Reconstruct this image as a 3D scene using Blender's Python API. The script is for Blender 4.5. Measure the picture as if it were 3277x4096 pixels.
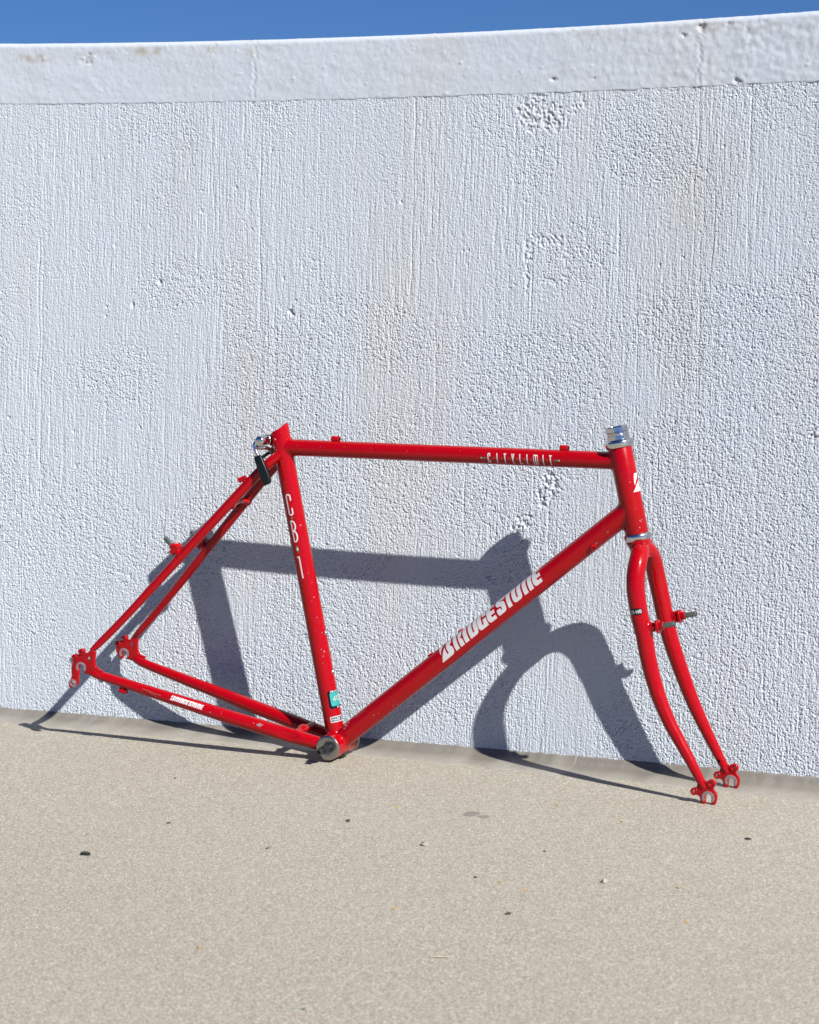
import bpy, bmesh, math, random
import numpy as np
from mathutils import Vector, Matrix

for o in list(bpy.data.objects):
    bpy.data.objects.remove(o, do_unlink=True)
sc = bpy.context.scene
COL = sc.collection

# ------------------------------------------------------------------ camera
CAM_POS = Vector((1.40202, -3.13184, 0.81180))
CAM_F = Vector((-0.37637419, 0.91827962, -0.12290246))
CAM_R = Vector((0.9249436, 0.38004021, 0.00698339))
CAM_U = Vector((-0.05312058, 0.11104947, 0.99239418))
cam_d = bpy.data.cameras.new('camera')
cam = bpy.data.objects.new('camera', cam_d)
COL.objects.link(cam)
cam.matrix_world = Matrix((
    (CAM_R.x, CAM_U.x, -CAM_F.x, CAM_POS.x),
    (CAM_R.y, CAM_U.y, -CAM_F.y, CAM_POS.y),
    (CAM_R.z, CAM_U.z, -CAM_F.z, CAM_POS.z),
    (0, 0, 0, 1)))
cam_d.sensor_fit = 'HORIZONTAL'
cam_d.sensor_width = 24.0
cam_d.lens = 24.0 * 8999.24 / 3277.0
cam_d.clip_start = 0.05
cam_d.clip_end = 400.0
cam_d.dof.use_dof = True
cam_d.dof.focus_distance = 3.42
cam_d.dof.aperture_fstop = 9.0
sc.camera = cam

# ------------------------------------------------------------------ sun and sky
SUN_TRAVEL = Vector((-0.68221817, 0.37465315, -0.62786415)).normalized()
to_sun = -SUN_TRAVEL
w = bpy.data.worlds.new('World')
sc.world = w
w.use_nodes = True
wn, wl = w.node_tree.nodes, w.node_tree.links
wn.clear()
out = wn.new('ShaderNodeOutputWorld')
bg = wn.new('ShaderNodeBackground')
sky = wn.new('ShaderNodeTexSky')
sky.sky_type = 'NISHITA'
sky.sun_disc = False
sky.sun_elevation = math.asin(to_sun.z)
sky.sun_rotation = math.atan2(to_sun.x, to_sun.y)
sky.altitude = 1500
sky.air_density = 1.0
sky.dust_density = 0.1
sky.ozone_density = 3.0
# a very clear day: the deep blue starts low above the horizon
tc = wn.new('ShaderNodeTexCoord')
mp = wn.new('ShaderNodeVectorMath'); mp.operation = 'ADD'
mp.inputs[1].default_value = (0, 0, 0.12)
nm = wn.new('ShaderNodeVectorMath'); nm.operation = 'NORMALIZE'
hs = wn.new('ShaderNodeHueSaturation')
hs.inputs['Saturation'].default_value = 1.30
hs.inputs['Hue'].default_value = 0.513
hs.inputs['Value'].default_value = 0.92
wl.new(tc.outputs['Generated'], mp.inputs[0])
wl.new(mp.outputs[0], nm.inputs[0])
wl.new(nm.outputs[0], sky.inputs[0])
wl.new(sky.outputs[0], hs.inputs['Color'])
wl.new(hs.outputs[0], bg.inputs[0])
bg.inputs[1].default_value = 0.050
wl.new(bg.outputs[0], out.inputs[0])

sun_d = bpy.data.lights.new('sun', 'SUN')
sun_d.energy = 5.0
sun_d.angle = math.radians(0.53)
sun_d.color = (1.0, 0.955, 0.89)
sun = bpy.data.objects.new('sun', sun_d)
COL.objects.link(sun)
sun.location = to_sun * 20
sun.rotation_euler = (-to_sun).to_track_quat('-Z', 'Y').to_euler()

sc.view_settings.view_transform = 'Standard'
sc.view_settings.look = 'None'
sc.view_settings.gamma = 1.0
sc.view_settings.use_curve_mapping = False
sc.view_settings.exposure = 0.97
sc.render.resolution_x = 819
sc.render.resolution_y = 1024

random.seed(7)
rng = np.random.default_rng(11)

# ------------------------------------------------------------------ helpers
def link(o, parent=None):
    COL.objects.link(o)
    if parent is not None:
        o.parent = parent
    return o

def tag(o, label=None, cat=None, group=None, kind=None):
    if label: o['label'] = label
    if cat: o['category'] = cat
    if group: o['group'] = group
    if kind: o['kind'] = kind
    return o

def smooth_mesh(me, angle=38):
    bm = bmesh.new(); bm.from_mesh(me)
    for f in bm.faces: f.smooth = True
    lim = math.radians(angle)
    for e in bm.edges:
        if len(e.link_faces) == 2:
            e.smooth = e.calc_face_angle(0) < lim
    bm.to_mesh(me); bm.free()

def obj_from_bm(name, bm, mat, parent=None, angle=38, normals=True):
    if normals:
        bmesh.ops.recalc_face_normals(bm, faces=bm.faces[:])
    me = bpy.data.meshes.new(name)
    bm.to_mesh(me); bm.free()
    if angle: smooth_mesh(me, angle)
    if mat: me.materials.append(mat)
    return link(bpy.data.objects.new(name, me), parent)

def spline_pts(pts, n):
    """Catmull-Rom through points (tuples of any length)."""
    P = [np.array(p, float) for p in pts]
    P = [2 * P[0] - P[1]] + P + [2 * P[-1] - P[-2]]
    outp = []
    for i in range(1, len(P) - 2):
        for k in range(n):
            t = k / n
            a, b, c, d_ = P[i - 1], P[i], P[i + 1], P[i + 2]
            outp.append(0.5 * ((2 * b) + (-a + c) * t + (2 * a - 5 * b + 4 * c - d_) * t * t + (-a + 3 * b - 3 * c + d_) * t ** 3))
    outp.append(P[-2])
    return outp

def add_tube(bm, pts, rad, seg=28, cap=True, hexa=False):
    """swept tube; pts list of 3-vectors, rad scalar or list"""
    n = len(pts)
    P = [Vector(p) for p in pts]
    R = [rad] * n if np.isscalar(rad) else list(rad)
    T = []
    for i in range(n):
        a = P[max(i - 1, 0)]; b = P[min(i + 1, n - 1)]
        T.append((b - a).normalized())
    ref = Vector((0, 1, 0))
    if abs(T[0].dot(ref)) > .9: ref = Vector((1, 0, 0))
    u = (ref - T[0] * ref.dot(T[0])).normalized()
    rings = []
    for i in range(n):
        u = (u - T[i] * u.dot(T[i])).normalized()
        v = T[i].cross(u)
        rings.append([bm.verts.new(P[i] + R[i] * (math.cos(2 * math.pi * k / seg) * u + math.sin(2 * math.pi * k / seg) * v)) for k in range(seg)])
    for i in range(n - 1):
        for k in range(seg):
            bm.faces.new((rings[i][k], rings[i][(k + 1) % seg], rings[i + 1][(k + 1) % seg], rings[i + 1][k]))
    if cap:
        bm.faces.new(list(reversed(rings[0]))); bm.faces.new(rings[-1])
    return rings

def add_lathe(bm, o, axis, prof, seg=40, ref=Vector((0, 1, 0)), ngon=None):
    """revolve profile [(w, r)] around axis through o. ngon: flat-sided"""
    o = Vector(o); t = Vector(axis).normalized()
    if abs(t.dot(ref)) > .9: ref = Vector((1, 0, 0))
    u = (ref - t * ref.dot(t)).normalized(); v = t.cross(u)
    rings = []
    for wv, r in prof:
        ring = []
        for k in range(seg):
            a = 2 * math.pi * k / seg
            rr = r
            if ngon:
                s = 2 * math.pi / ngon
                m = (a % s) - s / 2
                rr = min(r, r * ngon_in(ngon) / math.cos(m))
            ring.append(bm.verts.new(o + t * wv + rr * (math.cos(a) * u + math.sin(a) * v)))
        rings.append(ring)
    for i in range(len(rings) - 1):
        for k in range(seg):
            bm.faces.new((rings[i][k], rings[i][(k + 1) % seg], rings[i + 1][(k + 1) % seg], rings[i + 1][k]))
    bm.faces.new(list(reversed(rings[0]))); bm.faces.new(rings[-1])

def ngon_in(n):
    return math.cos(math.pi / n) * 1.03

def add_fillet(bm, co, ct, cr, mo, mt, mr, d, seg=40, steps=5, sgn=1):
    """weld fillet where child tube (co,ct,cr) runs into mother tube (mo,mt,mr).
    ct points away from the mother."""
    co, ct, mo, mt = Vector(co), Vector(ct).normalized(), Vector(mo), Vector(mt).normalized()
    ref = Vector((0, 1, 0))
    u = (ref - ct * ref.dot(ct)).normalized(); v = ct.cross(u)
    rings = []
    for k in range(seg):
        a = 2 * math.pi * k / seg
        rd = math.cos(a) * u + math.sin(a) * v
        p = co + rd * cr
        c = p - mo
        cp = c - mt * c.dot(mt); vp = ct - mt * ct.dot(mt)
        A = vp.dot(vp); B = cp.dot(vp); C_ = cp.dot(cp) - mr * mr
        disc = B * B - A * C_
        if disc <= 0: disc = 0
        tt = (-B + math.sqrt(disc)) / A
        I = p + ct * tt
        a_pt = I + ct * d
        b_pt = I + rd * d
        cc = b_pt - mo
        rad = cc - mt * cc.dot(mt)
        b_pt = mo + mt * cc.dot(mt) + rad.normalized() * (mr + 0.00005)
        a_pt = a_pt + rd * 0.00005
        col = []
        for s in range(steps + 1):
            t = s / steps
            col.append(bm.verts.new(a_pt * (1 - t) ** 2 + I * 2 * t * (1 - t) + b_pt * t * t))
        rings.append(col)
    for k in range(seg):
        A_, B_ = rings[k], rings[(k + 1) % seg]
        for s in range(steps):
            bm.faces.new((A_[s], B_[s], B_[s + 1], A_[s + 1]))

def curve_mesh(loops, extrude=0.0, bevel=0.0, bres=2):
    """2-D filled polygon loops (with holes) -> mesh data"""
    cu = bpy.data.curves.new('tmp', 'CURVE')
    cu.dimensions = '2D'
    cu.fill_mode = 'BOTH' if extrude > 0 else 'FRONT'
    cu.extrude = extrude
    cu.bevel_depth = bevel
    cu.offset = -bevel
    cu.bevel_resolution = bres
    for lp in loops:
        sp = cu.splines.new('POLY')
        sp.points.add(len(lp) - 1)
        for p, q in zip(sp.points, lp): p.co = (q[0], q[1], 0, 1)
        sp.use_cyclic_u = True
    o = bpy.data.objects.new('tmp', cu)
    COL.objects.link(o)
    dg = bpy.context.evaluated_depsgraph_get()
    me = bpy.data.meshes.new_from_object(o.evaluated_get(dg))
    bpy.data.objects.remove(o); bpy.data.curves.remove(cu)
    return me

def plate(name, loops, thick, to3, mat, parent, bevel=0.0007, angle=38):
    """flat plate: 2-D loops (SI metres), to3(a,b,n) -> 3-D"""
    S = 1000.0
    me = curve_mesh([[(a * S, b * S) for a, b in lp] for lp in loops], max(thick / 2 - bevel, 1e-5) * S, bevel * S)
    bm = bmesh.new(); bm.from_mesh(me); bpy.data.meshes.remove(me)
    bmesh.ops.remove_doubles(bm, verts=bm.verts[:], dist=0.01)
    for v in bm.verts:
        v.co = to3(v.co.x / S, v.co.y / S, v.co.z / S)
    return obj_from_bm(name, bm, mat, parent, angle)

def circle(cx, cy, r, n=20):
    return [(cx + r * math.cos(2 * math.pi * k / n), cy + r * math.sin(2 * math.pi * k / n)) for k in range(n)]

# ------------------------------------------------------------------ materials
def mat_new(name):
    m = bpy.data.materials.new(name); m.use_nodes = True
    nt = m.node_tree; nt.nodes.clear()
    o = nt.nodes.new('ShaderNodeOutputMaterial'); p = nt.nodes.new('ShaderNodeBsdfPrincipled')
    nt.links.new(p.outputs[0], o.inputs[0])
    return m, nt, p

ALB = 0.85        # weathered, dusty surfaces
class N:
    def __init__(s, nt): s.nt = nt
    def new(s, t, **kw):
        n = s.nt.nodes.new(t)
        for k, v in kw.items(): setattr(n, k, v)
        return n
    def l(s, a, b): s.nt.links.new(a, b)
    def coord(s, which='Object'):
        return s.new('ShaderNodeTexCoord').outputs[which]
    def mapping(s, vec, scale=(1, 1, 1), loc=(0, 0, 0), rot=(0, 0, 0)):
        m = s.new('ShaderNodeMapping'); s.l(vec, m.inputs[0])
        m.inputs['Scale'].default_value = scale; m.inputs['Location'].default_value = loc; m.inputs['Rotation'].default_value = rot
        return m.outputs[0]
    def noise(s, vec, scale, detail=3, rough=.55, dist=0):
        n = s.new('ShaderNodeTexNoise'); s.l(vec, n.inputs['Vector'])
        n.inputs['Scale'].default_value = scale; n.inputs['Detail'].default_value = detail
        n.inputs['Roughness'].default_value = rough; n.inputs['Distortion'].default_value = dist
        return n.outputs['Fac'], n.outputs['Color']
    def voro(s, vec, scale, feat='F1', rand=1):
        n = s.new('ShaderNodeTexVoronoi'); n.feature = feat; s.l(vec, n.inputs['Vector'])
        n.inputs['Scale'].default_value = scale; n.inputs['Randomness'].default_value = rand
        return n
    def ramp(s, fac, stops):
        r = s.new('ShaderNodeValToRGB'); s.l(fac, r.inputs[0])
        el = r.color_ramp.elements
        while len(el) < len(stops): el.new(0.5)
        for e, (p, c) in zip(el, stops):
            e.position = p; e.color = (c[0], c[1], c[2], 1) if not np.isscalar(c) else (c, c, c, 1)
        return r.outputs[0]
    def mix(s, fac, a, b, mode='MIX'):
        m = s.new('ShaderNodeMix'); m.data_type = 'RGBA'; m.blend_type = mode
        for sock, v in ((m.inputs[0], fac), (m.inputs[6], a), (m.inputs[7], b)):
            if hasattr(v, 'node'): s.l(v, sock)
            elif np.isscalar(v): sock.default_value = v
            else: sock.default_value = (v[0], v[1], v[2], 1)
        return m.outputs[2]
    def math(s, op, a, b=0.0):
        m = s.new('ShaderNodeMath', operation=op)
        for sock, v in ((m.inputs[0], a), (m.inputs[1], b)):
            if hasattr(v, 'node'): s.l(v, sock)
            else: sock.default_value = v
        return m.outputs[0]
    def bump(s, h, strength, dist, normal=None):
        b = s.new('ShaderNodeBump'); s.l(h, b.inputs['Height'])
        b.inputs['Strength'].default_value = strength; b.inputs['Distance'].default_value = dist
        if normal: s.l(normal, b.inputs['Normal'])
        return b.outputs[0]
    def dull(s, c):
        return s.mix(1.0, c, (ALB, ALB, ALB), 'MULTIPLY')
    def attr(s, name):
        a = s.new('ShaderNodeAttribute'); a.attribute_name = name
        return a.outputs['Fac']

def simple(name, col, rough=.5, metal=0., spec=.5, coat=0., bump=None):
    m, nt, p = mat_new(name); g = N(nt)
    f, c = g.noise(g.coord(), 60, 4)
    cc = g.mix(f, [x * .86 for x in col], [min(x * 1.1, 1) for x in col])
    g.l(g.dull(cc), p.inputs['Base Color'])
    f2, _ = g.noise(g.coord(), 220, 3)
    g.l(g.math('MULTIPLY_ADD', f2, .14), p.inputs['Roughness'])
    p.inputs['Roughness'].links[0].from_node.inputs[2].default_value = max(rough - .07, .02)
    p.inputs['Metallic'].default_value = metal
    p.inputs['Specular IOR Level'].default_value = spec
    p.inputs['Coat Weight'].default_value = coat
    p.inputs['Coat Roughness'].default_value = .08
    if bump:
        f3, _ = g.noise(g.coord(), bump[0], 3)
        g.l(g.bump(f3, 1, bump[1]), p.inputs['Normal'])
    return m

def make_red():
    m, nt, p = mat_new('red_enamel'); g = N(nt)
    co = g.coord()
    f, _ = g.noise(co, 14, 5, .6)
    red = g.mix(f, (.285, .0005, .0036), (.325, .0008, .0048))
    # grime film
    fd, _ = g.noise(co, 35, 6, .7)
    red = g.mix(g.math('MULTIPLY', g.ramp(fd, [(.58, 0.), (.75, 1.)]), .10), red, (.12, .05, .035))
    # tiny chips down to pale primer
    v = g.voro(co, 85)
    chip = g.math('LESS_THAN', v.outputs['Distance'], .055)
    vv = g.new('ShaderNodeSeparateColor'); g.l(v.outputs['Color'], vv.inputs[0])
    chip = g.math('MULTIPLY', chip, g.math('GREATER_THAN', vv.outputs[0], .93))
    col = g.mix(chip, red, (.40, .27, .28))
    g.l(g.dull(col), p.inputs['Base Color'])
    fr, _ = g.noise(co, 90, 4)
    g.l(g.ramp(fr, [(.3, .20), (.75, .36)]), p.inputs['Roughness'])
    p.inputs['Specular IOR Level'].default_value = .10
    p.inputs['Coat Weight'].default_value = .38
    p.inputs['Coat Roughness'].default_value = .045
    fb, _ = g.noise(co, 160, 3)
    g.l(g.bump(fb, .12, .0006), p.inputs['Normal'])
    return m

RED = make_red()
CHROME = simple('chrome', (.70, .70, .70), .17, 1.)
DULLSTEEL = simple('dull_steel', (.34, .33, .31), .38, 1.)
BRUSHED = simple('cup_steel', (.40, .385, .35), .30, 1.)
BLACKSTEEL = simple('black_steel', (.07, .075, .08), .35, .85)
STUD = simple('stud_steel', (.17, .19, .18), .42, .8)
BLACKPL = simple('black_plastic', (.002, .006, .008), .42, 0., .3)
DARK = simple('grimy_black', (.02, .02, .02), .7)
HOLE = simple('hole_dark', (.006, .005, .005), .9, 0., .1)
WHITE = simple('white_decal', (.56, .56, .58), .35)
GREEN = simple('green_decal', (.012, .19, .10), .4)
TEAL = simple('teal_decal', (.02, .26, .26), .4)
NAVY = simple('navy_decal', (.008, .02, .05), .4)
BLACKDEC = simple('black_decal', (.002, .006, .009), .35, 0., .2)
SILVER = simple('silver_decal', (.62, .62, .64), .3, .4)
TAN = simple('tan_decal', (.45, .38, .26), .4)
WORN = simple('worn_primer', (.28, .20, .22), .45, .25)
SCRATCH = simple('scratched_steel', (.27, .17, .14), .45, .3)

def make_wall_mat(cap=False):
    m, nt, p = mat_new('painted_cap' if cap else 'painted_stucco'); g = N(nt)
    co = g.coord()
    # weathered pale blue paint
    f1, _ = g.noise(co, 2.6, 5, .6)
    base = g.mix(f1, (.425, .473, .532), (.470, .512, .562))
    f2, _ = g.noise(g.mapping(co, (9, 9, 1.3)), 1.0, 5, .65)
    base = g.mix(g.math('MULTIPLY', g.ramp(f2, [(.5, 0.), (.78, 1.)]), .35), base, (.47, .475, .455))
    # warm rain staining
    f3, _ = g.noise(g.mapping(co, (4.2, 4.2, .9), (3.1, 0, .4)), 1.0, 5, .6)
    base = g.mix(g.math('MULTIPLY', g.ramp(f3, [(.54, 0.), (.74, 1.)]), .24), base, (.45, .415, .335))
    f4, _ = g.noise(co, 70, 4, .7)
    base = g.mix(g.math('MULTIPLY', g.ramp(f4, [(.60, 0.), (.78, 1.)]), .22), base, (.40, .365, .315))
    st = g.attr('stain')
    base = g.mix(st, base, (.30, .265, .20))
    bare = g.attr('bare')
    base = g.mix(bare, base, (.36, .315, .25))
    g.l(g.dull(base), p.inputs['Base Color'])
    p.inputs['Roughness'].default_value = .72
    p.inputs['Specular IOR Level'].default_value = .25
    if cap:
        fb, _ = g.noise(g.mapping(co, (1, 1, .6)), 260, 3, .6)
        b = g.bump(fb, .40, .0010)
    else:
        fb, _ = g.noise(g.mapping(co, (1, 1, .45)), 430, 2, .6)
        b = g.bump(fb, .55, .0011)
    g.l(b, p.inputs['Normal'])
    return m

WALLM = make_wall_mat()
CAPM = make_wall_mat(True)

def make_ground_mat():
    m, nt, p = mat_new('exposed_aggregate_concrete'); g = N(nt)
    co = g.coord()
    f1, _ = g.noise(co, 1.7, 5, .6)
    base = g.mix(f1, (.290, .272, .220), (.340, .322, .270))
    f1b, _ = g.noise(g.mapping(co, (3, 7, 3), (.3, .2, 0)), 1, 5, .62)
    base = g.mix(g.math('MULTIPLY', g.ramp(f1b, [(.45, 0.), (.75, 1.)]), .45), base, (.345, .324, .278))
    # sand grains
    v = g.voro(co, 700); sp = g.new('ShaderNodeSeparateColor'); g.l(v.outputs['Color'], sp.inputs[0])
    grain = g.ramp(sp.outputs[0], [(0., (.04, .034, .026)), (.18, (.16, .138, .10)), (.42, (.29, .265, .21)), (.72, (.36, .338, .285)), (.95, (.70, .67, .61))])
    base = g.mix(.50, base, grain)
    # coarser brown and pale aggregate, worn through in patches
    v2 = g.voro(co, 250); sp2 = g.new('ShaderNodeSeparateColor'); g.l(v2.outputs['Color'], sp2.inputs[0])
    agg = g.ramp(sp2.outputs[1], [(0., (.16, .085, .03)), (.40, (.30, .18, .06)), (.62, (.10, .085, .065)), (.75, (.60, .57, .52)), (1., (.66, .64, .60))])
    fm, _ = g.noise(g.mapping(co, (1.3, 2.2, 1), (1.7, .35, 0)), 1.1, 4, .6)
    fm2, _ = g.noise(co, 22, 3, .6)
    patch = g.math('MULTIPLY', g.ramp(fm, [(.36, .22), (.62, 1.)]), g.ramp(fm2, [(.4, .1), (.65, 1.)]))
    sel = g.math('MULTIPLY', g.math('LESS_THAN', v2.outputs['Distance'], .36), g.math('GREATER_THAN', sp2.outputs[2], .80))
    base = g.mix(g.math('MULTIPLY', g.math('MULTIPLY', sel, patch), .8), base, agg)
    # dark specks and pale specks
    v3 = g.voro(co, 95); sp3 = g.new('ShaderNodeSeparateColor'); g.l(v3.outputs['Color'], sp3.inputs[0])
    d = g.math('MULTIPLY', g.math('LESS_THAN', v3.outputs['Distance'], .13), g.math('GREATER_THAN', sp3.outputs[0], .66))
    base = g.mix(g.math('MULTIPLY', d, .7), base, g.ramp(sp3.outputs[1], [(0., (.05, .045, .04)), (.45, (.16, .11, .06)), (.55, (.50, .47, .41)), (1., (.45, .31, .10))]))
    g.l(g.dull(base), p.inputs['Base Color'])
    p.inputs['Roughness'].default_value = .8
    p.inputs['Specular IOR Level'].default_value = .3
    fb, _ = g.noise(co, 560, 2, .75)
    b = g.bump(fb, .45, .0015)
    g.l(b, p.inputs['Normal'])
    return m

GROUNDM = make_ground_mat()

def make_gutter_mat():
    m, nt, p = mat_new('troweled_cement'); g = N(nt)
    co = g.coord()
    f1, _ = g.noise(g.mapping(co, (14, 14, 60)), 1, 5, .65)
    base = g.mix(f1, (.112, .105, .090), (.165, .155, .135))
    # pale drips that ran off the paint
    f2, _ = g.noise(g.mapping(co, (75, 4, 1)), 1, 3, .5)
    f3, _ = g.noise(g.mapping(co, (5, 1, 1)), 1, 2, .5)
    drip = g.math('MULTIPLY', g.ramp(f2, [(.60, 0.), (.68, 1.)]), g.ramp(f3, [(.45, 0.), (.6, 1.)]))
    base = g.mix(g.math('MULTIPLY', drip, .45), base, (.32, .305, .275))
    f4, _ = g.noise(co, 300, 3)
    base = g.mix(g.math('MULTIPLY', f4, .25), base, (.29, .265, .23))
    out_ = g.attr('floorness')
    f5, _ = g.noise(co, 18, 4)
    vg = g.voro(co, 700); sg_ = g.new('ShaderNodeSeparateColor'); g.l(vg.outputs['Color'], sg_.inputs[0])
    gr = g.ramp(sg_.outputs[0], [(0., (.12, .10, .08)), (.3, (.24, .22, .18)), (.7, (.33, .31, .265)), (1., (.55, .53, .48))])
    base = g.mix(out_, base, g.mix(.35, g.mix(f5, (.265, .250, .215), (.315, .299, .264)), gr))
    g.l(g.dull(base), p.inputs['Base Color'])
    p.inputs['Roughness'].default_value = .62
    fb, _ = g.noise(co, 120, 4)
    g.l(g.bump(fb, .3, .002), p.inputs['Normal'])
    return m

GUTTERM = make_gutter_mat()

# ------------------------------------------------------------------ the ground
GS, GSY, GQ = 0.0075, -0.0041, 0.0
def gz(X, Y):
    Xc = np.clip(X, -2.5, 2.5)
    return GS * X + GSY * np.clip(Y, -4, 2) + GQ * Xc * Xc
def gzw(X, Y):
    """line the wall's formwork follows along the ramp"""
    Xc = np.clip(X, -2.5, 2.5)
    return .0091 * X - .0041 * Y + .0069 * Xc * Xc
YW, KAP, BAT = 0.1059, -0.0336, 0.0457     # bow of the face and its backward lean
def wy(X):
    """front face of the wall: gently bowed, straight beyond the bay"""
    a = np.abs(X); L = 1.3
    return YW + np.where(a < L, KAP * X * X, KAP * (L * L + 2 * L * (a - L) * .4))

def grid_mesh(name, P, mat, parent=None, attrs=None, smooth=True):
    """P: rows x cols x 3"""
    r, c = P.shape[:2]
    me = bpy.data.meshes.new(name)
    nv = r * c
    idx = np.arange(nv).reshape(r, c)
    q = np.stack([idx[:-1, :-1], idx[:-1, 1:], idx[1:, 1:], idx[1:, :-1]], -1).reshape(-1, 4)
    me.vertices.add(nv); me.vertices.foreach_set('co', P.reshape(-1).astype(np.float32))
    me.loops.add(q.size); me.loops.foreach_set('vertex_index', q.reshape(-1).astype(np.int32))
    me.polygons.add(len(q))
    me.polygons.foreach_set('loop_start', (np.arange(len(q)) * 4).astype(np.int32))
    me.polygons.foreach_set('use_smooth', np.ones(len(q), bool) if smooth else np.zeros(len(q), bool))
    me.update(calc_edges=True)
    for k, v in (attrs or {}).items():
        a = me.attributes.new(k, 'FLOAT', 'POINT'); a.data.foreach_set('value', v.reshape(-1).astype(np.float32))
    me.materials.append(mat)
    return link(bpy.data.objects.new(name, me), parent)

def fft_noise(shape, dx, lx, lz, seed, power=2.0, rot=0.0):
    """smooth random field, correlation lengths lx,lz (m); unit variance"""
    r = np.random.default_rng(seed)
    n = r.standard_normal(shape)
    fz = np.fft.fftfreq(shape[0], dx)[:, None]; fx = np.fft.rfftfreq(shape[1], dx)[None, :]
    c, s = math.cos(rot), math.sin(rot)
    a = fx * c + fz * s; b = -fx * s + fz * c
    k = (a * lx) ** 2 + (b * lz) ** 2
    F = np.exp(-(k * 4.0) ** (power / 2))
    o = np.fft.irfft2(np.fft.rfft2(n) * F, s=shape)
    return (o - o.mean()) / o.std()

def sstep(a, b, x):
    t = np.clip((x - a) / (b - a), 0, 1); return t * t * (3 - 2 * t)

xs = np.concatenate([np.array([-60, -30, -15, -8, -5, -3, -2, -1.5]), np.linspace(-1.2, 1.6, 57), np.array([2, 2.5, 3.5, 5, 8, 15, 30, 60])])
ys = np.concatenate([np.array([-60, -30, -15, -8, -5, -4, -3, -2.2]), np.linspace(-1.6, .3, 39), np.array([.6, 1, 2, 4, 8, 20, 60])])
XX, YY = np.meshgrid(xs, ys)
ground = grid_mesh('ground', np.stack([XX, YY, gz(XX, YY)], -1), GROUNDM)
tag(ground, 'sandy beige exposed aggregate concrete ground in front of the wall', None, None, 'structure')

# smooth cement strip coved up against the wall
xs = np.concatenate([np.linspace(-4, -1.25, 23)[:-1], np.linspace(-1.25, 1.3, 511), np.linspace(1.3, 4, 23)[1:]])
prof = [(.012, .0128), (.0010, .0116), (-.0012, .0104), (-.0028, .0084), (-.0050, .0062), (-.0085, .0042), (-.0135, .0027), (-.020, .0018), (-.030, .0013), (-.042, .0011), (-.056, .0010), (-.068, .0008), (-.076, .0002), (-.082, -.003)]
fl = [0, 0, 0, 0, 0, 0, .06, .16, .40, .62, .8, .92, 1, 1]
wob = fft_noise((1, len(xs)), .005, .02, .02, 5)[0]
wob2 = fft_noise((1, len(xs)), .005, .006, .02, 6)[0]
rows = []; fa = []
for (dy, dz), f in zip(prof, fl):
    Y = wy(xs) + dy * (1 + (.04 * wob if dy < -.05 else 0))
    rows.append(np.stack([xs, Y, gz(xs, Y) + (dz if dz < .004 else .004 + (dz - .004) * (np.interp(xs, [-.7, 0, .73], [.0093, .0100, .0166]) - .004) / .0072) + .0003 * wob2 * (dy > -.02)], -1)); fa.append(np.clip(f + .15 * wob, 0, 1))
gut = grid_mesh('pavement_edge_strip', np.array(rows), GUTTERM, None, {'floorness': np.array(fa)})
tag(gut, 'smooth grey brown cement strip along the foot of the white wall', None, None, 'structure')

# ------------------------------------------------------------------ the wall
wall = bpy.data.objects.new('concrete_wall', None)
link(wall); wall.location = (0, 0, 0)
tag(wall, 'long pale blue white painted concrete wall with vertical brushed stucco and smooth top band', 'wall')

HL0 = 1.0213; HT0 = 1.1187
def h_ledge(X):
    Xc = np.clip(X, -1.4, 1.4); return HL0 + .0061 * Xc * Xc
def h_top(X):
    Xc = np.clip(X, -1.4, 1.4); return HT0 + .0141 * Xc * Xc

DX = 0.00135
XL, XR = -.93, 1.02
ncol = int((XR - XL) / DX); nrow = int(1.035 / DX)
fx_ = np.linspace(XL, XR, ncol); tz = np.linspace(0, 1, nrow)
SH = (nrow, ncol)
U, V = np.meshgrid(fx_, tz * 1.02)       # wall coordinates in metres
patchy = fft_noise(SH, DX, .10, .07, 21)
patchy2 = fft_noise(SH, DX, .05, .09, 22)
# the roughness of the trowel work follows the photograph's broad layout
broad = (sstep(.86, .55, V) * .75 + sstep(.30, .62, U) * .55 + sstep(.55, .15, V) * .1
         - .45 * sstep(.16, .02, np.abs(U + .53)) * sstep(.55, .75, V) - .25 * sstep(.10, .0, V))
rough_m = np.clip(broad + .40 * patchy + .16 * patchy2, .10, 1.25)
stri_m = np.clip(1.25 - .4 * rough_m + .35 * fft_noise(SH, DX, .06, .12, 23), .15, 1.3)
# vertical broom strokes
st1 = fft_noise(SH, DX, .0009, .016, 31, 1.4)
st2 = fft_noise(SH, DX, .0017, .060, 32, 1.4)
st3 = fft_noise(SH, DX, .009, .20, 33)
stri = .60 * st1 + .45 * st2
stri = np.where(stri > .8, .8 + (stri - .8) * .6, stri)
stri = np.where(stri < -.9, -.9 + (stri + .9) * 1.6, stri)
# stucco grain
g1 = fft_noise(SH, DX, .0007, .0008, 41, 1.5)
g2 = fft_noise(SH, DX, .0015, .0014, 42, 1.5, rot=.6)
g3 = fft_noise(SH, DX, .0042, .0034, 43, rot=.5)
grain = .50 * g1 + .60 * g2 + .22 * g3
grain = np.where(grain > .20, .20 + (grain - .20) * .4, grain)     # troweled peaks, open pits
grain = np.where(grain < -.75, -.75 + (grain + .75) * 2.1, grain)
grit = np.random.default_rng(77).standard_normal(SH)
Hf = .00021 * stri * stri_m + .00006 * st3 + .00006 * grit + .00048 * grain * (np.minimum(rough_m, .95) + .22) + .00010 * g1
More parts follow.
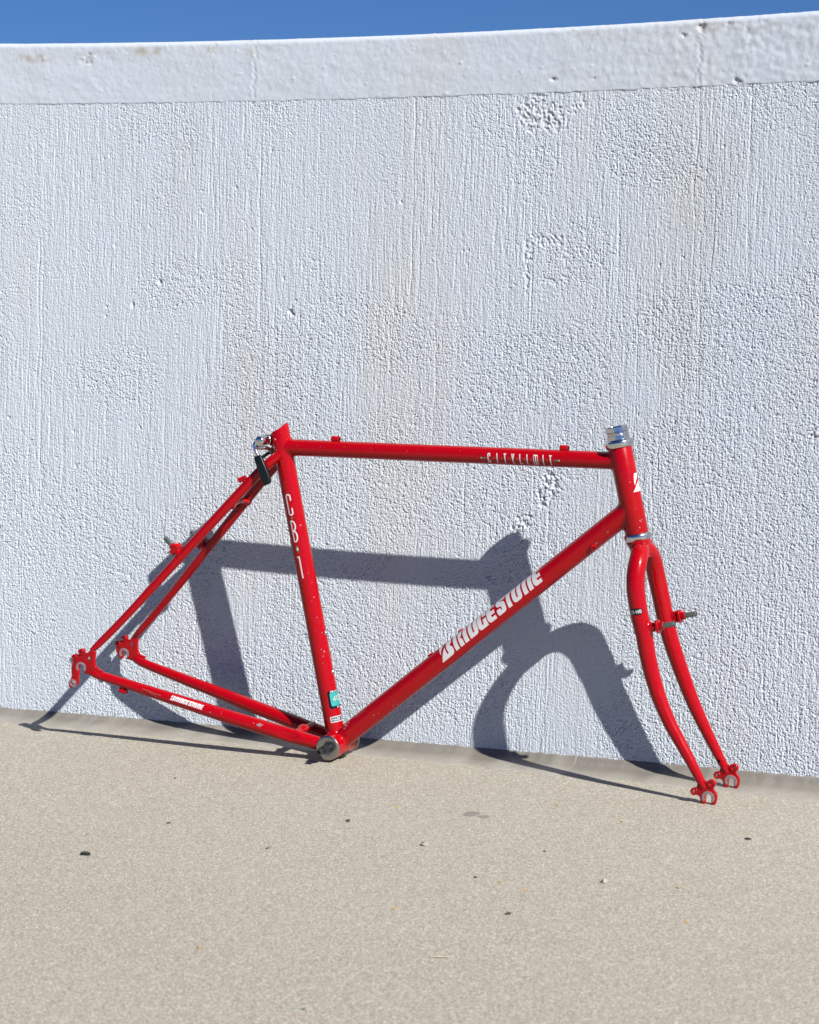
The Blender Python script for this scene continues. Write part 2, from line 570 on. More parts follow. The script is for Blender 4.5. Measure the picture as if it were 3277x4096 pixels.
# a few deep scored lines
r2 = np.random.default_rng(8)
for _ in range(60):
    x0 = r2.uniform(XL, XR); z0 = r2.uniform(0, .8); ln = r2.uniform(.1, .45)
    wv = .0009 * r2.uniform(.8, 1.5)
    cx = x0 + .0015 * fft_noise((1, nrow), DX, .05, .05, int(r2.integers(1e6)))[0]
    Hf -= .0009 * r2.uniform(.3, 1) * np.exp(-((U - cx[:, None]) / wv) ** 2) * sstep(z0 - .02, z0 + .03, V) * sstep(z0 + ln + .03, z0 + ln, V)
# open pits
pits = [(r2.uniform(XL, XR), r2.uniform(.05, .98), r2.uniform(.0012, .0026), r2.uniform(.0008, .0022)) for _ in range(170)]
pits += [(-.1462, .694, .0042, .0036), (-.141, .690, .003, .003), (-.381, .737, .0036, .003), (-.43, .70, .0032, .0025)]
for px, pz, pr, pd in pits:
    j = int((px - XL) / (XR - XL) * (ncol - 1)); i = int(pz / 1.02 * (nrow - 1)); k = int(pr / DX * 3) + 2
    a0, a1, b0, b1 = max(i - k, 0), min(i + k, nrow), max(j - k, 0), min(j + k, ncol)
    if a1 <= a0 or b1 <= b0: continue
    u, v = U[a0:a1, b0:b1] - px, V[a0:a1, b0:b1] - pz
    Hf[a0:a1, b0:b1] -= pd * np.exp(-((u / pr) ** 2 + (v / (pr * r2.uniform(.7, 1.5))) ** 2) ** 1.5)
# spalled spots where aggregate shows under the paint
bare = np.zeros(SH); stain = np.zeros(SH)
blob = fft_noise(SH, DX, .0030, .0030, 55); blob2 = fft_noise(SH, DX, .006, .006, 56)
for sx, sz, rx, rz, dep, bb in [(.300, .441, .015, .026, .62, .10), (.286, .418, .010, .012, .6, .1), (.262, .386, .014, .009, .5, .12), (.247, .375, .010, .008, .5, .1),
                            (.260, .990, .030, .028, .34, .30), (.296, .978, .018, .020, .32, .25), (.329, .998, .012, .016, .25, .1),
                            (.254, .770, .007, .040, .36, .05), (.285, .802, .030, .008, .34, .05), (.300, .742, .022, .007, .3, .05), (.316, .775, .006, .028, .2, 0),
                            (.709, .528, .010, .008, .7, .75), (.205, .30, .006, .005, .7, .1), (-.53, .44, .006, .004, .6, 0)]:
    e = np.sqrt(((U - sx) / rx) ** 2 + ((V - sz) / rz) ** 2) + .22 * blob2
    mk = sstep(1.15, .75, e)
    Hf += mk * dep * (-.0016 + .0024 * np.clip(blob, -1.4, 1.1)) - mk * Hf * .6
    bare = np.maximum(bare, bb * mk * sstep(.2, -.9, blob))
for sx, sz, rx, rz, a in [(-.35, .88, .09, .10, .10), (.53, .80, .045, .22, .10), (.10, .30, .12, .05, .10), (-.44, .93, .06, .05, .08), (.60, .92, .14, .07, .08), (-.20, .60, .10, .08, .08)]:
    e = ((U - sx) / rx) ** 2 + ((V - sz) / rz) ** 2
    stain = np.maximum(stain, a * np.exp(-e) * np.clip(.8 + .5 * patchy2, 0, 1.6))
stain = np.maximum(stain, .22 * sstep(.022, .002, V) * np.clip(.6 + .5 * patchy, 0, 1))
stain = np.clip(stain + bare * .0, 0, 1)
# fade relief to the flat neighbours at the side ends
edge = sstep(XL, XL + .03, U) * sstep(XR, XR - .03, U)
Hf *= edge
Zl = h_ledge(fx_)
Zb = -.030
ZZ = Zb + (Zl[None, :] + .004 - Zb) * tz[:, None]
ZZ = ZZ + gzw(fx_, wy(fx_))[None, :]
YYw = wy(fx_)[None, :] + BAT * ZZ - Hf
grid_mesh('wall_face', np.stack([np.broadcast_to(fx_, SH), YYw, ZZ], -1), WALLM, wall, {'stain': stain, 'bare': bare}, False)
for a, b in ((-4.0, XL), (XR, 4.0)):
    x = np.linspace(a, b, 260); t = np.linspace(0, 1, 110)
    A, B = np.meshgrid(x, t)
    r3 = fft_noise(A.shape, .01, .02, .03, 71) * .0006
    r3 *= sstep(0, .1, np.minimum(A - a, b - A) + (.2 if a < -3 or b > 3 else 0))
    inner = sstep(0, .05, (XL - A) if b == XL else (A - XR))
    z = Zb + (h_ledge(x)[None, :] + .004 - Zb) * t[:, None] + gzw(x, wy(x))[None, :]
    grid_mesh('wall_face', np.stack([A, wy(A) + BAT * z - r3 * inner, z], -1), WALLM, wall)

# smooth top band: face, rounded arris, top, back
DC = .0022
cx_ = np.concatenate([np.linspace(-4, XL, 140)[:-1], np.arange(XL, XR, DC), np.linspace(XR, 4, 140)[1:]])
nc = len(cx_)
nb_ = 52
TB = .0006
def cap_profile(X):
    zl, zt = h_ledge(X), h_top(X)
    rows_ = []
    R = .0085
    rows_.append((.004 + 0 * X, zl + .0005)); rows_.append((-.0001 + 0 * X, zl + .0002)); rows_.append((-TB + .0004 + 0 * X, zl + .0003)); rows_.append((-TB + 0 * X, zl + .0010))
    for k in range(1, nb_ + 1):
        t = k / nb_; rows_.append((-TB + 0 * X, zl + .001 + (zt - R - zl - .001) * t))
    for k in range(1, 9):
        a = k / 8 * math.pi / 2; rows_.append((-TB + R * (1 - math.cos(a)) + 0 * X, zt - R + R * math.sin(a)))
    for dpt in (.02, .03, .05, .08, .11, .15, .19): rows_.append((dpt - TB + 0 * X, zt + .0004 * 0))
    rows_.append((.20 + 0 * X, zt - .01)); rows_.append((.20 + 0 * X, zt - .4)); rows_.append((.20 + 0 * X, zt - 1.2))
    return rows_
pr = cap_profile(cx_)
Y0 = np.array([p[0] for p in pr]); Z0 = np.array([p[1] for p in pr])
nr_ = len(pr)
CU = np.broadcast_to(cx_, (nr_, nc)); CH = Z0
c1 = fft_noise((nr_, nc), .002, .006, .008, 81); c2 = fft_noise((nr_, nc), .002, .03, .02, 82); c3 = fft_noise((nr_, nc), .002, .0025, .004, 83)
bump_ = np.clip(fft_noise((nr_, nc), .002, .0045, .0045, 84) - 2.1, 0, 1.2)
disp = .00010 * c1 + .00016 * c2 + .00007 * c3 + .0009 * bump_
right = sstep(.2, .6, CU)
disp += .00016 * right * c1
cst = np.zeros((nr_, nc)); cba = np.zeros((nr_, nc))
wav = .0022 * fft_noise((nr_, 1), .002, .004, .004, 85)
for x0, amp in ((-.2172, .0006), (.516, .0006), (-.292, .00025)):
    e = np.abs(CU - x0 - wav); disp -= amp * np.exp(-(e / .0018) ** 2); disp += amp * .7 * np.exp(-((e - .004) / .002) ** 2)
    cst = np.maximum(cst, .16 * np.exp(-(e / .006) ** 2) * sstep(1.06, 1.12, CH))
for x0, h0, rr, dd, bb in [(.288, 1.041, .006, .0022, .5), (.353, 1.042, .003, .002, .1), (.517, 1.110, .007, .0020, .35), (.4885, 1.098, .004, .0016, .1), (.5755, 1.029, .007, .002, .3), (-.524, 1.0945, .010, .0014, .3), (.56, 1.112, .006, .001, .2)]:
    e = np.sqrt(((CU - x0) / rr) ** 2 + ((CH - h0) / (rr * .75)) ** 2) + .35 * c1
    mk = sstep(1.2, .4, e); disp += mk * dd * (-.7 + .7 * c3 * .6); cba = np.maximum(cba, bb * mk)
for x0, h0, rx, rz, a in [(-.62, 1.100, .035, .007, .55), (-.42, 1.106, .016, .008, .5), (-.395, 1.106, .012, .007, .5), (-.22, 1.106, .012, .012, .55), (-.30, 1.106, .02, .006, .3), (-.18, 1.105, .02, .006, .35), (.345, 1.108, .014, .004, .5),
                          (.54, 1.108, .03, .008, .4), (.43, 1.104, .035, .003, .35), (-.50, 1.105, .05, .004, .3), (.22, 1.11, .03, .003, .25), (.300, 1.054, .004, .011, .45), (.60, 1.105, .05, .006, .3)]:
    e = ((CU - x0) / rx) ** 2 + ((CH - h0) / rz) ** 2
    cst = np.maximum(cst, a * np.exp(-e) * np.clip(.7 + .7 * c1, 0, 1.5))
cst = np.clip(cst, 0, 1)
# ragged lower lip
lip = .0004 * fft_noise((1, nc), .002, .012, .01, 86)[0] + .0003 * fft_noise((1, nc), .002, .004, .01, 87)[0]
Z0 = Z0 + np.where((CH < h_ledge(cx_)[None, :] + .0015), lip[None, :], 0)
face = (np.arange(nr_) < nb_ + 6)[:, None]
PZ = Z0 + gzw(cx_, wy(cx_))[None, :] + np.where(face, 0, disp * .6)
PY = wy(cx_)[None, :] + BAT * PZ + Y0 - np.where(face, disp, 0)
grid_mesh('wall_top_band', np.stack([CU, PY, PZ], -1), CAPM, wall, {'stain': cst, 'bare': cba})

# ------------------------------------------------------------------ the bicycle frame
TH, LEAN = math.radians(-0.60), math.radians(0.2682)
BBH = 0.0235
bike = bpy.data.objects.new('bicycle_frame', None)
link(bike)
e1 = Vector((math.cos(TH), math.sin(TH), 0)); e2h = Vector((-math.sin(TH), math.cos(TH), 0)); zz = Vector((0, 0, 1))
e2 = math.cos(LEAN) * e2h - math.sin(LEAN) * zz; e3 = math.cos(LEAN) * zz + math.sin(LEAN) * e2h
bike.matrix_world = Matrix(((e1.x, e2.x, e3.x, 0), (e1.y, e2.y, e3.y, 0), (e1.z, e2.z, e3.z, 0), (0, 0, 0, 1)))
tag(bike, 'bare red steel bicycle frame and fork without wheels standing against the white wall', 'bicycle frame')
BZ = Vector((0, 0, BBH))            # bottom bracket centre above the ground
def L(x, y, z): return Vector((x, y, z)) + BZ

# tube axes (x forward, y to the wall, z up; origin at the bottom bracket)
ST0, ST1 = L(0, 0, 0), L(-.0960, 0, .4585)
STt = (ST1 - ST0).normalized(); STr = .0146
HT0_, HTt = L(.454, 0, .4611), Vector((-.2219, 0, .975)).normalized(); HTr = .0173
TT0, TT1 = L(-.096, 0, .4586), L(.4545, 0, .4619); TTt = (TT1 - TT0).normalized(); TTr = .0128
DT0, DT1 = L(0, 0, .002), L(.4722, 0, .396); DTt = (DT1 - DT0).normalized(); DTr = .0159

# --- top tube
bm = bmesh.new()
add_tube(bm, [TT0, TT0.lerp(TT1, .3), TT0.lerp(TT1, .7), TT1], TTr, 36)
add_fillet(bm, TT0, TTt, TTr, ST0, STt, STr, .0075)
add_fillet(bm, TT1, -TTt, TTr, HT0_, HTt, HTr, .006)
top_tube = obj_from_bm('top_tube', bm, RED, bike)
# --- down tube
bm = bmesh.new()
add_tube(bm, [DT0, DT0.lerp(DT1, .3), DT0.lerp(DT1, .7), DT1], DTr, 40)
add_fillet(bm, DT1, -DTt, DTr, HT0_, HTt, HTr, .008)
down_tube = obj_from_bm('down_tube', bm, RED, bike)
# --- seat tube with slanted open mouth
bm = bmesh.new()
seg = 44
fr = (Vector((1, 0, 0)) - STt * STt.x).normalized(); sd = STt.cross(fr)
LT = (L(-.1008, 0, .4865) - ST0).dot(STt)
def stp(s, a, r): return ST0 + STt * s + r * (math.cos(a) * fr + math.sin(a) * sd)
rings = []
for s, r in ((0, STr), (.15, STr), (.30, STr), (.43, STr), (.452, STr * 1.01), (.462, STr * 1.05)):
    rings.append([bm.verts.new(stp(s, 2 * math.pi * k / seg, r)) for k in range(seg)])
def mouth(a):
    c = math.cos(a)
    return LT + .0045 * c + .0042 * max(c, 0) ** 3 - .0012
rings.append([bm.verts.new(stp(mouth(2 * math.pi * k / seg) - .0006, 2 * math.pi * k / seg, STr * 1.05)) for k in range(seg)])
rings.append([bm.verts.new(stp(mouth(2 * math.pi * k / seg), 2 * math.pi * k / seg, STr * 1.02)) for k in range(seg)])
rings.append([bm.verts.new(stp(mouth(2 * math.pi * k / seg), 2 * math.pi * k / seg, .0136)) for k in range(seg)])
rings.append([bm.verts.new(stp(.40, 2 * math.pi * k / seg, .0134)) for k in range(seg)])
for i in range(len(rings) - 1):
    for k in range(seg):
        bm.faces.new((rings[i][k], rings[i][(k + 1) % seg], rings[i + 1][(k + 1) % seg], rings[i + 1][k]))
bm.faces.new(rings[-1])
seat_tube = obj_from_bm('seat_tube', bm, RED, bike)
# --- head tube
bm = bmesh.new()
add_lathe(bm, HT0_, HTt, [(-.1065, HTr * .98), (-.1060, HTr * 1.0), (-.03, HTr), (.020, HTr), (.0208, HTr * .98)], 44)
head_tube = obj_from_bm('head_tube', bm, RED, bike)

# --- bottom bracket
bm = bmesh.new()
add_lathe(bm, L(0, 0, 0), (0, 1, 0), [(-.034, .0188), (-.0336, .0194), (0, .0194), (.0336, .0194), (.034, .0188)], 48)
add_fillet(bm, ST0, STt, STr, L(0, 0, 0), (0, 1, 0), .0194, .005)
add_fillet(bm, DT0, DTt, DTr, L(0, 0, 0), (0, 1, 0), .0194, .005)
shell = obj_from_bm('bottom_bracket_shell', bm, RED, bike)
bm = bmesh.new()
add_lathe(bm, L(0, -.034, 0), (0, -1, 0), [(0, .0186), (.0005, .0193), (.0026, .0193), (.0038, .0180), (.0040, .0160), (.0037, .0090), (.0030, .0072)], 48)
obj_from_bm('bearing_cup', bm, BRUSHED, shell)
bm = bmesh.new()
add_lathe(bm, L(0, .034, 0), (0, 1, 0), [(0, .0186), (.0004, .0206), (.0042, .0206), (.0050, .0198), (.0050, .0150), (.0030, .0080)], 48)
obj_from_bm('bearing_cup', bm, BRUSHED, shell)
bm = bmesh.new()
add_lathe(bm, L(0, -.0370, 0), (0, -1, 0), [(0, .0064), (.0050, .0064), (.0056, .0062)], 28)
# square taper
def square(bm, y0, y1, r0, r1):
    rs = []
    for y, r in ((y0, r0), (y1, r1)):
        ring = []
        for k in range(8):
            a = math.pi / 4 * k + math.pi / 8 + .35
            ring.append(bm.verts.new(L(r * math.cos(a), y, r * math.sin(a)) if False else L(*(lambda q: (q[0], y, q[1]))(rot2(sq8(k, r), .35)))))
        rs.append(ring)
    for k in range(8): bm.faces.new((rs[0][k], rs[0][(k + 1) % 8], rs[1][(k + 1) % 8], rs[1][k]))
    bm.faces.new(rs[0]); bm.faces.new(list(reversed(rs[1])))
def sq8(k, r):
    c = .72
    return [(r, r * c), (r * c, r), (-r * c, r), (-r, r * c), (-r, -r * c), (-r * c, -r), (r * c, -r), (r, -r * c)][k]
def rot2(p, a): return (p[0] * math.cos(a) - p[1] * math.sin(a), p[0] * math.sin(a) + p[1] * math.cos(a))
square(bm, -.0425, -.0570, .0061, .0056)
add_lathe(bm, L(0, -.0565, 0), (0, -1, 0), [(0, .0042), (.0118, .0042), (.0124, .0038), (.0124, .0026), (.0085, .0024)], 28)
obj_from_bm('spindle', bm, BLACKSTEEL, shell)
bm = bmesh.new()
square(bm, .0370, .0600, .0061, .0056)
obj_from_bm('spindle', bm, BLACKSTEEL, shell)
bm = bmesh.new()
pts = [L(.0205 * math.sin(a), 0, -.0212 * math.cos(a)) for a in np.linspace(-.7, .8, 9)]
for sgn in (-1, 1):
    pass
vs = []
for i, p in enumerate(pts):
    nrm = (p - L(0, 0, 0)).normalized()
    vs.append([bm.verts.new(p + Vector((0, y, 0)) + nrm * h) for y, h in ((-.006, -.003), (-.006, .0012), (.002, .0016), (.004, .0004), (.008, .0014), (.016, .0012), (.016, -.003))])
for i in range(len(vs) - 1):
    for k in range(6): bm.faces.new((vs[i][k], vs[i][k + 1], vs[i + 1][k + 1], vs[i + 1][k]))
bm.faces.new(vs[0]); bm.faces.new(list(reversed(vs[-1])))
add_lathe(bm, L(.006, .004, -.0195), (0.1, 0, -1), [(0, .004), (.0028, .004), (.0036, .003)], 16)
obj_from_bm('cable_guide', bm, DARK, shell)

# --- stays
def stay_mesh(name, pts, rads, parent, seg=26, n=8):
    P = spline_pts([tuple(p) + (r,) for p, r in zip(pts, rads)], n)
    bm = bmesh.new()
    add_tube(bm, [L(*p[:3]) for p in P], [float(p[3]) for p in P], seg)
    return bm
DROP_Y = .068
stays = []
for sg in (-1, 1):
    pts = [(-.094, sg * .0125, .4495), (-.1120, sg * .0185, .4330), (-.1412, sg * .0235, .4040), (-.2391, sg * .0405, .2975), (-.3374, sg * .0570, .1895), (-.385, sg * .0645, .1405), (-.4000, sg * DROP_Y, .1262)]
    bm = stay_mesh('seat_stay', pts, [.0074, .0080, .0079, .0073, .0062, .0058, .0040], bike)
    stays.append(obj_from_bm('seat_stay', bm, RED, bike))
cstays = []
for sg in (-1, 1):
    pts = [(-.4010, sg * DROP_Y, .0905), (-.392, sg * .0665, .0882), (-.3656, sg * .0620, .0812), (-.2391, sg * .0500, .0518), (-.1562, sg * .0418, .0325), (-.0749, sg * .0330, .0148), (-.0265, sg * .0270, .0046), (0, sg * .0235, -.001)]
    bm = stay_mesh('chain_stay', pts, [.0048, .0070, .0076, .0098, .0110, .0112, .0106, .0100], bike)
    # chainring dimple pressed into the outer side
    c = L(-.066, sg * .0430, .0150)
    ax = Vector((.98, 0, -.2)).normalized()
    for v in bm.verts:
        q = v.co - c; al = q.dot(ax); ac = (q - ax * al).length
        f = math.exp(-(al / .017) ** 4) * math.exp(-(ac / .0062) ** 2)
        v.co.y -= sg * .0040 * f
    cstays.append(obj_from_bm('chain_stay', bm, RED, bike))
bm = bmesh.new()
P = [L(-.1705, y, .3655 + .006 * math.cos(y / .03 * math.pi / 2)) for y in np.linspace(-.029, .029, 9)]
add_tube(bm, P, [.0058, .0052, .0048, .0046, .0046, .0046, .0048, .0052, .0058], 18)
br = obj_from_bm('brake_bridge', bm, RED, bike)
bm = bmesh.new(); add_lathe(bm, L(-.172, 0, .3660), (-.75, 0, -.66), [(0, .0024), (.0052, .0024)], 14)
obj_from_bm('bolt_hole', bm, HOLE, br)
bm = bmesh.new()
add_tube(bm, [L(-.0575, y, .0170) for y in (-.034, 0, .034)], .0060, 20)
add_lathe(bm, L(-.0575, -.008, .0205), (-.25, -.35, .9), [(0, .0072), (.0030, .0070), (.0040, .0055), (.0041, .002)], 18)
obj_from_bm('chain_stay_bridge', bm, RED, bike)

# --- rear dropouts
DN = [(-0.3992, 0.0864), (-0.4056, 0.0873), (-0.4125, 0.0886), (-0.4138, 0.0913), (-0.4130, 0.0956), (-0.4133, 0.0988), (-0.4145, 0.1014), (-0.4179, 0.1026), (-0.4212, 0.1008), (-0.4225, 0.0976), (-0.4230, 0.0915), (-0.4224, 0.0859), (-0.4241, 0.0801), (-0.4236, 0.0740), (-0.4250, 0.0697), (-0.4279, 0.0668), (-0.4320, 0.0646), (-0.4385, 0.0619), (-0.4411, 0.0650), (-0.4419, 0.0701), (-0.4400, 0.0750), (-0.4367, 0.0791), (-0.4355, 0.0829), (-0.4361, 0.0885), (-0.4364, 0.0951), (-0.4353, 0.1017), (-0.4329, 0.1076), (-0.4300, 0.1120), (-0.4256, 0.1165), (-0.4215, 0.1190), (-0.4165, 0.1205), (-0.4092, 0.1215), (-0.4047, 0.1234), (-0.3983, 0.1295), (-0.3920, 0.1240), (-0.3933, 0.1173), (-0.3937, 0.1107), (-0.3930, 0.1043), (-0.3906, 0.0993), (-0.3864, 0.0971), (-0.3795, 0.0960), (-0.3828, 0.0836)]
DFAR = DN[:9] + [(-.4222, .0972), (-.4220, .0935), (-.4212, .0895), (-.4238, .0885), (-.4276, .0899), (-.4314, .0954), (-.4336, .1011)] + DN[26:]
TRI = [(-.4032, .1168), (-.4018, .1155), (-.4021, .1068), (-.4082, .1126)]
def horseshoe(c, ang, ro, ri, leg):
    """ring open toward angle ang"""
    out_, inn = [], []
    n = 22; gap = math.radians(50)
    for k in range(n + 1):
        a = ang + gap + (2 * math.pi - 2 * gap) * k / n
        out_.append((c[0] + ro * math.cos(a), c[1] + ro * math.sin(a))); inn.append((c[0] + ri * math.cos(a), c[1] + ri * math.sin(a)))
    return out_ + inn[::-1]
for sg, poly in ((-1, DN), (1, DFAR)):
    holes = [TRI]
    if sg < 0: holes.append(circle(-.4332, .0714, .0036))
    f3 = lambda a, b, n, s=sg: L(a, s * DROP_Y + n, b)
    dro = plate('dropout', [poly] + holes, .0060, f3, RED, bike, .0011)
    # worn clamping faces, outside and inside
    f4 = lambda a, b, n, s=sg: L(a, s * DROP_Y - .0031 + n, b)
    plate('axle_face', [horseshoe((-.4181, .0976), -math.pi / 2, .0091, .0054, 0)], .0008, f4, WORN, dro, .0001)
    if sg < 0:
        f5 = lambda a, b, n: L(a, -DROP_Y - .0031 + n, b)
        ring = circle(-.4332, .0712, .0064, 24); 
        plate('hanger_thread', [ring, circle(-.4332, .0714, .0037, 24)], .0008, f5, WORN, dro, .0001)
    for ex, ez in ((-.4177, .1229), (-.4297, .1132)):
        plate('eyelet', [circle(ex, ez, .0051, 24), circle(ex, ez, .0024, 16)], .0086, f3, RED, dro, .0008)
# patches of bare primer where the stays meet the plates
# --- cantilever posts on the seat stays
def axis_frame(d):
    d = Vector(d).normalized(); y = Vector((0, 1, 0)); y = (y - d * y.dot(d)).normalized()
    return d, y, d.cross(y)
def post(name, base, d, parent, red_len, stud_len, stop=True):
    d, yv, sv = axis_frame(d); b = Vector(base)
    bm = bmesh.new()
    add_lathe(bm, b, d, [(-.002, .0066), (red_len * .55, .0064), (red_len * .6, .0062), (red_len, .0058), (red_len + .0004, .0050)], 26)
    pz = obj_from_bm(name, bm, RED, parent)
    bm = bmesh.new()
    add_lathe(bm, b, d, [(red_len, .0042), (red_len + .0008, .0040), (red_len + stud_len - .0008, .0040), (red_len + stud_len, .0035), (red_len + stud_len, .0022), (red_len + stud_len - .006, .0020)], 26)
    st = obj_from_bm('stud', bm, STUD, parent)
    return pz
def spring_plate(base, d, parent, w0, h0, t):
    d, yv, sv = axis_frame(d); b = Vector(base)
    f = lambda a, c, n: b + yv * a + sv * c + d * n
    return plate('spring_stop', [[(-w0, -h0 * .75), (-w0 * .55, -h0), (w0 * .75, -h0), (w0, -h0 * .5), (w0, h0 * .8), (w0 * .45, h0), (-w0 * .6, h0), (-w0, h0 * .7)]], t, f, RED, parent, .0006)
sdir = Vector((-.0979, 0, -.1069)).normalized()       # down the stay
pd = Vector((-sdir.z, 0, sdir.x)); pd = Vector((-abs(pd.x), 0, abs(pd.z)))
for sg, stay in ((-1, stays[0]), (1, stays[1])):
    base = L(-.2520, sg * .0430, .2855)
    post('brake_post', base, pd, stay, .0215, .0165)
    spring_plate(base + pd * .0125, pd, stay, .0075, .0105, .0080)
# seat stay cable stop
bm = bmesh.new()
add_tube(bm, [L(-.1567, -.030, .4062), L(-.1450, -.0275, .4120)], .0040, 20)
add_tube(bm, [L(-.1505, -.0288, .4092), L(-.1455, -.0260, .4030)], .0032, 12)
cst_ = obj_from_bm('cable_stop', bm, RED, stays[0])
bm = bmesh.new(); add_tube(bm, [L(-.1569, -.0301, .4061), L(-.155, -.0297, .4070)], .0022, 14)
obj_from_bm('cable_hole', bm, HOLE, cst_)
# chain stay cable stop
bm = bmesh.new(); add_tube(bm, [L(-.3534, -.0615, .0652), L(-.3405, -.0600, .0626)], .0042, 20)
add_tube(bm, [L(-.347, -.0608, .0665), L(-.346, -.0605, .0730)], .0030, 12)
cst_ = obj_from_bm('cable_stop', bm, RED, cstays[0])
bm = bmesh.new(); add_tube(bm, [L(-.3412, -.0601, .0628), L(-.3403, -.06, .0626)], .0026, 14); obj_from_bm('cable_hole', bm, HOLE, cst_)

# --- small braze-ons on the main tubes
for x0, x1, z in ((-.0121, .0011, .4752), (.3576, .3705, .4772)):
    bm = bmesh.new()
    n = 20
    ring = [(.0042 * math.cos(2 * math.pi * k / n), .0042 * math.sin(2 * math.pi * k / n)) for k in range(n)]
    add_tube(bm, [L(x0, 0, z), L(x0 + .0006, 0, z), L(x1 - .0006, 0, z), L(x1, 0, z)], [.0038, .0043, .0043, .0039], n)
    add_tube(bm, [L(x0 + .0006, 0, z - .003), L(x1 - .0006, 0, z - .003)], .0036, 12)
    cs_ = obj_from_bm('cable_stop', bm, RED, top_tube)
    bm = bmesh.new(); add_tube(bm, [L(x1 - .0008, 0, z), L(x1 + .0003, 0, z)], .0029, 16); obj_from_bm('cable_hole', bm, HOLE, cs_)
for s in (.2785, .2160):
    p = DT0 + DTt * s; nrm = Vector((-DTt.z, 0, DTt.x)) 
    if nrm.z < 0: nrm = -nrm
    bm = bmesh.new(); add_lathe(bm, p, nrm, [(.012, .0052), (.0168, .0050), (.0176, .0044), (.0176, .0022), (.0160, .0018)], 20)
    obj_from_bm('bottle_boss', bm, RED, down_tube)
for z in (.1726, .1106):
    s = (L(-.0203, 0, z) - ST0).dot(STt)
    p = ST0 + STt * s
    bm = bmesh.new(); add_lathe(bm, p + fr * (STr - .0006), fr, [(0, .0040), (.0008, .0041), (.0022, .0036), (.0034, .0022), (.0038, .0009)], 22)
    obj_from_bm('bottle_screw', bm, CHROME, seat_tube)
# shifter boss on the down tube
p = DT0 + DTt * (Vector((.4149, 0, .3349)) - Vector((0, 0, .002))).dot(DTt)
dtn = Vector((-DTt.z, 0, DTt.x)); dtn = dtn if dtn.z > 0 else -dtn
off = ((L(.4149, 0, .3349) - p).dot(dtn))
dirb = (Vector((0, -1, 0)) * math.sqrt(max(DTr ** 2 - off ** 2, 1e-8)) + dtn * off).normalized()
bm = bmesh.new(); add_lathe(bm, p + dirb * (DTr - .002), dirb, [(0, .0050), (.0044, .0048), (.0050, .0040), (.0050, .0024), (.0036, .0020)], 20)
sb = obj_from_bm('shifter_boss', bm, RED, down_tube)

# --- seat clamp and quick release
bm = bmesh.new()
ec = L(-.1168, 0, .4700)
for sg in (-1, 1):
    add_lathe(bm, ec + Vector((0, sg * .0018, 0)), (0, sg, 0), [(0, .0068), (.0092, .0068), (.0100, .0060)], 26)
    # web from the ear to the tube
    a = [ec + Vector((0, sg * .0018, 0)) + Vector(q) for q in ((.000, 0, .0066), (.012, 0, .0095), (.010, 0, -.0120), (.000, 0, -.0066))]
    b = [q + Vector((0, sg * .0075, 0)) for q in a]
    va = [bm.verts.new(q) for q in a]; vb = [bm.verts.new(q) for q in b]
    bm.faces.new(va); bm.faces.new(vb)
    for k in range(4): bm.faces.new((va[k], va[(k + 1) % 4], vb[(k + 1) % 4], vb[k]))
clamp = obj_from_bm('seat_clamp', bm, RED, bike)
bm = bmesh.new()
add_lathe(bm, ec + Vector((0, -.0122, 0)), (0, -1, 0), [(0, .0062), (.0006, .0078), (.0034, .0080), (.0040, .0074), (.0046, .0076), (.0262, .0076), (.0282, .0070), (.0292, .0056), (.0296, .0030), (.0297, .0006)], 32)
body = obj_from_bm('quick_release_body', bm, CHROME, bike)
bm = bmesh.new(); add_lathe(bm, ec + Vector((0, .0122, 0)), (0, 1, 0), [(0, .0062), (.0100, .0062), (.0120, .0050), (.0122, .002)], 24)
obj_from_bm('quick_release_nut', bm, CHROME, bike)
bm = bmesh.new()
P = spline_pts([(-.1240, -.0330, .4690), (-.1268, -.0345, .4640), (-.1262, -.0350, .4568), (-.1228, -.0350, .4500), (-.1205, -.0350, .4450)], 6)
add_tube(bm, [L(*p) for p in P], [.0036] * len(P), 18)
P = spline_pts([(-.1240, -.0335, .4600), (-.1205, -.0270, .4582), (-.1165, -.0180, .4580), (-.1130, -.0100, .4545), (-.1110, -.0075, .4520)], 6)
add_tube(bm, [L(*p) for p in P], [.0030] * len(P), 14)
arm = obj_from_bm('lever_arm', bm, CHROME, body)
lev = [(-.1238, .4470), (-.1264, .4452), (-.1272, .4428), (-.1212, .4265), (-.1132, .4064), (-.1108, .4030), (-.1080, .4014), (-.1012, .4046), (-.0996, .4064), (-.0993, .4095), (-.1000, .4148), (-.1080, .4330), (-.1142, .4462), (-.1162, .4478), (-.1195, .4483)]
f3 = lambda a, b, n: L(a, -.0350 + n, b)
plate('lever_grip', [lev], .0078, f3, BLACKPL, body, .0022)
# brake cable adjuster behind the seat tube
d_ = (L(-.1115, 0, .4545) - L(-.1298, 0, .4421)).normalized()
bm = bmesh.new()
prof = []
for k in range(16):
    prof += [(k * .0010, .0021), (k * .0010 + .0005, .0028)]
add_lathe(bm, L(-.1298, 0, .4421), d_, prof, 18)
adj = obj_from_bm('cable_adjuster', bm, DULLSTEEL, bike, 20)
bm = bmesh.new(); add_lathe(bm, L(-.1298, 0, .4421) + d_ * .013, d_, [(0, .0030), (.0010, .0046), (.0060, .0048), (.0085, .0052), (.0130, .0040)], 20)
obj_from_bm('adjuster_nut', bm, BLACKSTEEL, adj)

